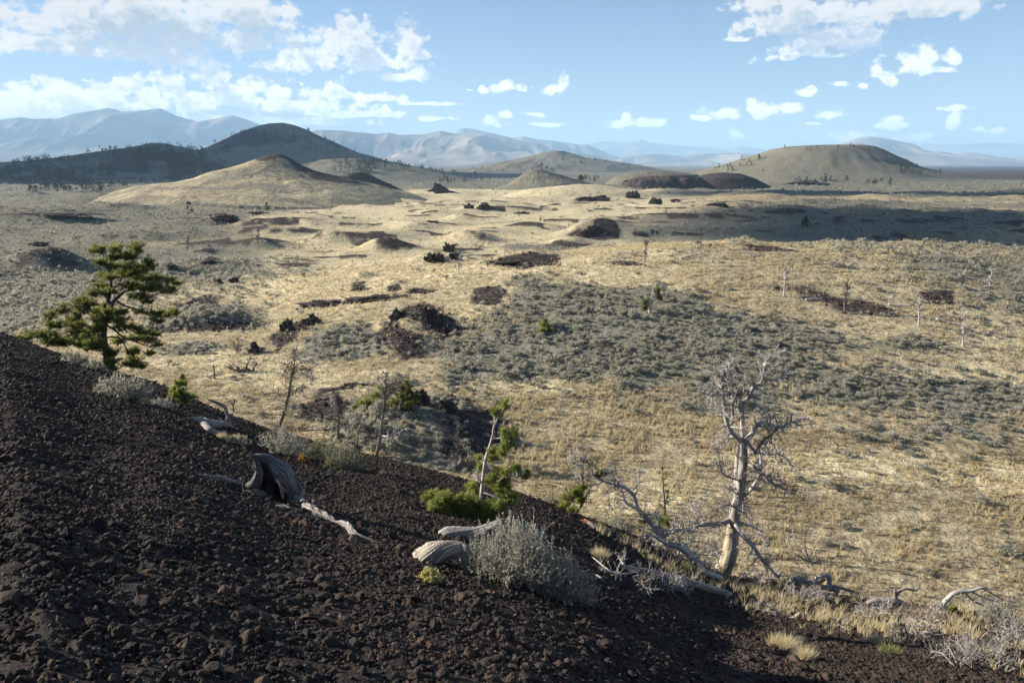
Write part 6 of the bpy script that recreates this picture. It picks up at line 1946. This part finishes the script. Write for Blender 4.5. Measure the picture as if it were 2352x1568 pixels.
def far_tree_shape(seed, n=70):
    r_ = np.random.default_rng(seed)
    z = r_.uniform(.08, 1, n); a = r_.uniform(0, 2 * PI, n)
    w = .30 * (1.05 - z) ** .7 * r_.uniform(.5, 1.1, n) + .02
    c = np.stack([np.cos(a) * w, np.sin(a) * w, z], -1)
    V = (c[:, None, :] + r_.normal(0, .075, (n, 3, 3)))
    V[..., 2] = np.maximum(V[..., 2], 0)
    tr = np.array([[-.03, 0, 0], [.03, 0, 0], [0, 0, .6]])
    V = np.concatenate([V.reshape(-1, 3), tr])
    return V, np.arange(len(V)).reshape(-1, 3), np.concatenate([np.repeat(r_.uniform(0, 1, n), 3), [0, 0, 0]])


ft = []
fshape = [far_tree_shape(1500 + k) for k in range(6)]
for V, Fc, tn in fshape:
    me = mesh_from('pine_tree', V, None, Fc, False, {'tone': tn, 'gr': V * 0}); me.materials.append(M_DISTPINE); ft.append(me)
rt = np.random.default_rng(1400)


def far_trees(n, u0, u1, v0, v1, h0, h1, label, group, rmin=0):
    for _ in range(n):
        p = None
        while p is None:
            p = far_hit(rt.uniform(u0, u1), rt.uniform(v0, v1), rmin)
        h = rt.uniform(h0, h1)
        o = bpy.data.objects.new('pine_tree', ft[rt.integers(0, 6)])
        C.objects.link(o)
        o.location = p - np.array([0, 0, .1]); o.scale = (h * rt.uniform(.8, 1.3), h * rt.uniform(.8, 1.3), h); o.rotation_euler = (0, 0, rt.uniform(0, 6))
        tag(o, label, 'pine tree', group)


G = 'pine trees far out on the plain and hills'
far_trees(16, 1825, 1950, 412, 422, 4, 8, 'dark distant pine in the row at the foot of the right hill', G)
far_trees(8, 1990, 2030, 416, 425, 4, 7, 'dark distant pine right of the row at the right hill foot', G)
far_trees(1, 2042, 2046, 424, 428, 7, 8, 'lone dark pine on the plain before the right hill', G)
far_trees(2, 1845, 1850, 520, 526, 3.5, 4.5, 'lone dark bush like pine inside the cloud shadow', G)
far_trees(16, 1640, 1760, 362, 400, 3, 6, 'tiny distant pine on the left flank of the right hill', G)
far_trees(18, 2060, 2160, 372, 402, 4, 7, 'tiny distant pine on the shaded right flank of the right hill', G)
far_trees(8, 1800, 2000, 336, 348, 3.5, 6, 'tiny pine near the top of the right hill', G)
far_trees(26, 1290, 1480, 358, 384, 5, 9, 'tiny distant pine on the middle skyline hill', G)
far_trees(20, 1010, 1140, 395, 425, 4, 8, 'distant pine on the sage flat left of the middle knoll', G)
far_trees(16, 1320, 1380, 408, 420, 4, 7, 'distant pine between the middle knolls', G)
far_trees(20, 840, 1120, 370, 390, 5, 9, 'tiny distant pine on the flat behind the golden cone', G, 900)
far_trees(1, 434, 437, 492, 494, 6, 6.5, 'lone green tree on the left plain beside the lava mound', G)
far_trees(1, 612, 614, 484, 486, 4.5, 5, 'small green tree right of the left lava mound', G)
far_trees(40, 60, 460, 415, 445, 3, 6, 'scattered dark pine in front of the left woods', G, 590)
far_trees(50, 300, 470, 352, 372, 7, 12, 'tiny dark pine on the low wooded hill at left', G, 900)
far_trees(40, 480, 800, 300, 350, 6, 11, 'tiny dark pine on the tall dark cone', G, 1000)
# the woods on the left plain and hill: one mass
wd = MB()
for (n, u0, u1, v0, v1, h0, h1, n0) in [(1500, -60, 470, 388, 424, 4, 9, 1), (700, -40, 470, 340, 390, 6, 11, 2), (420, 420, 880, 290, 380, 6, 11, 3), (500, 760, 1480, 372, 398, 4, 8, 4), (160, 0, 300, 424, 440, 3, 6, 5)]:
    for _ in range(n):
        u, v = rt.uniform(u0, u1), rt.uniform(v0, v1)
        if rt.uniform() > sstep(.38, .62, fbm(u / 60., v / 9., 3, 70 + n0)): continue
        p = far_hit(u, v, 680)
        if p is None: continue
        V, Fc, tn = fshape[rt.integers(0, 6)]
        k = slice(0, 90)
        h = rt.uniform(h0, h1)
        Vs = V[:90] * np.array([h * 1.15, h * 1.15, h]) + p
        wd.add(Vs, T=Fc[:30], gr=Vs * 0, tone=tn[:90])
tag(obj('woods', wd, M_DISTPINE, smooth=False), 'dark pine woods on the left plain and hills', 'woods', kind='stuff')
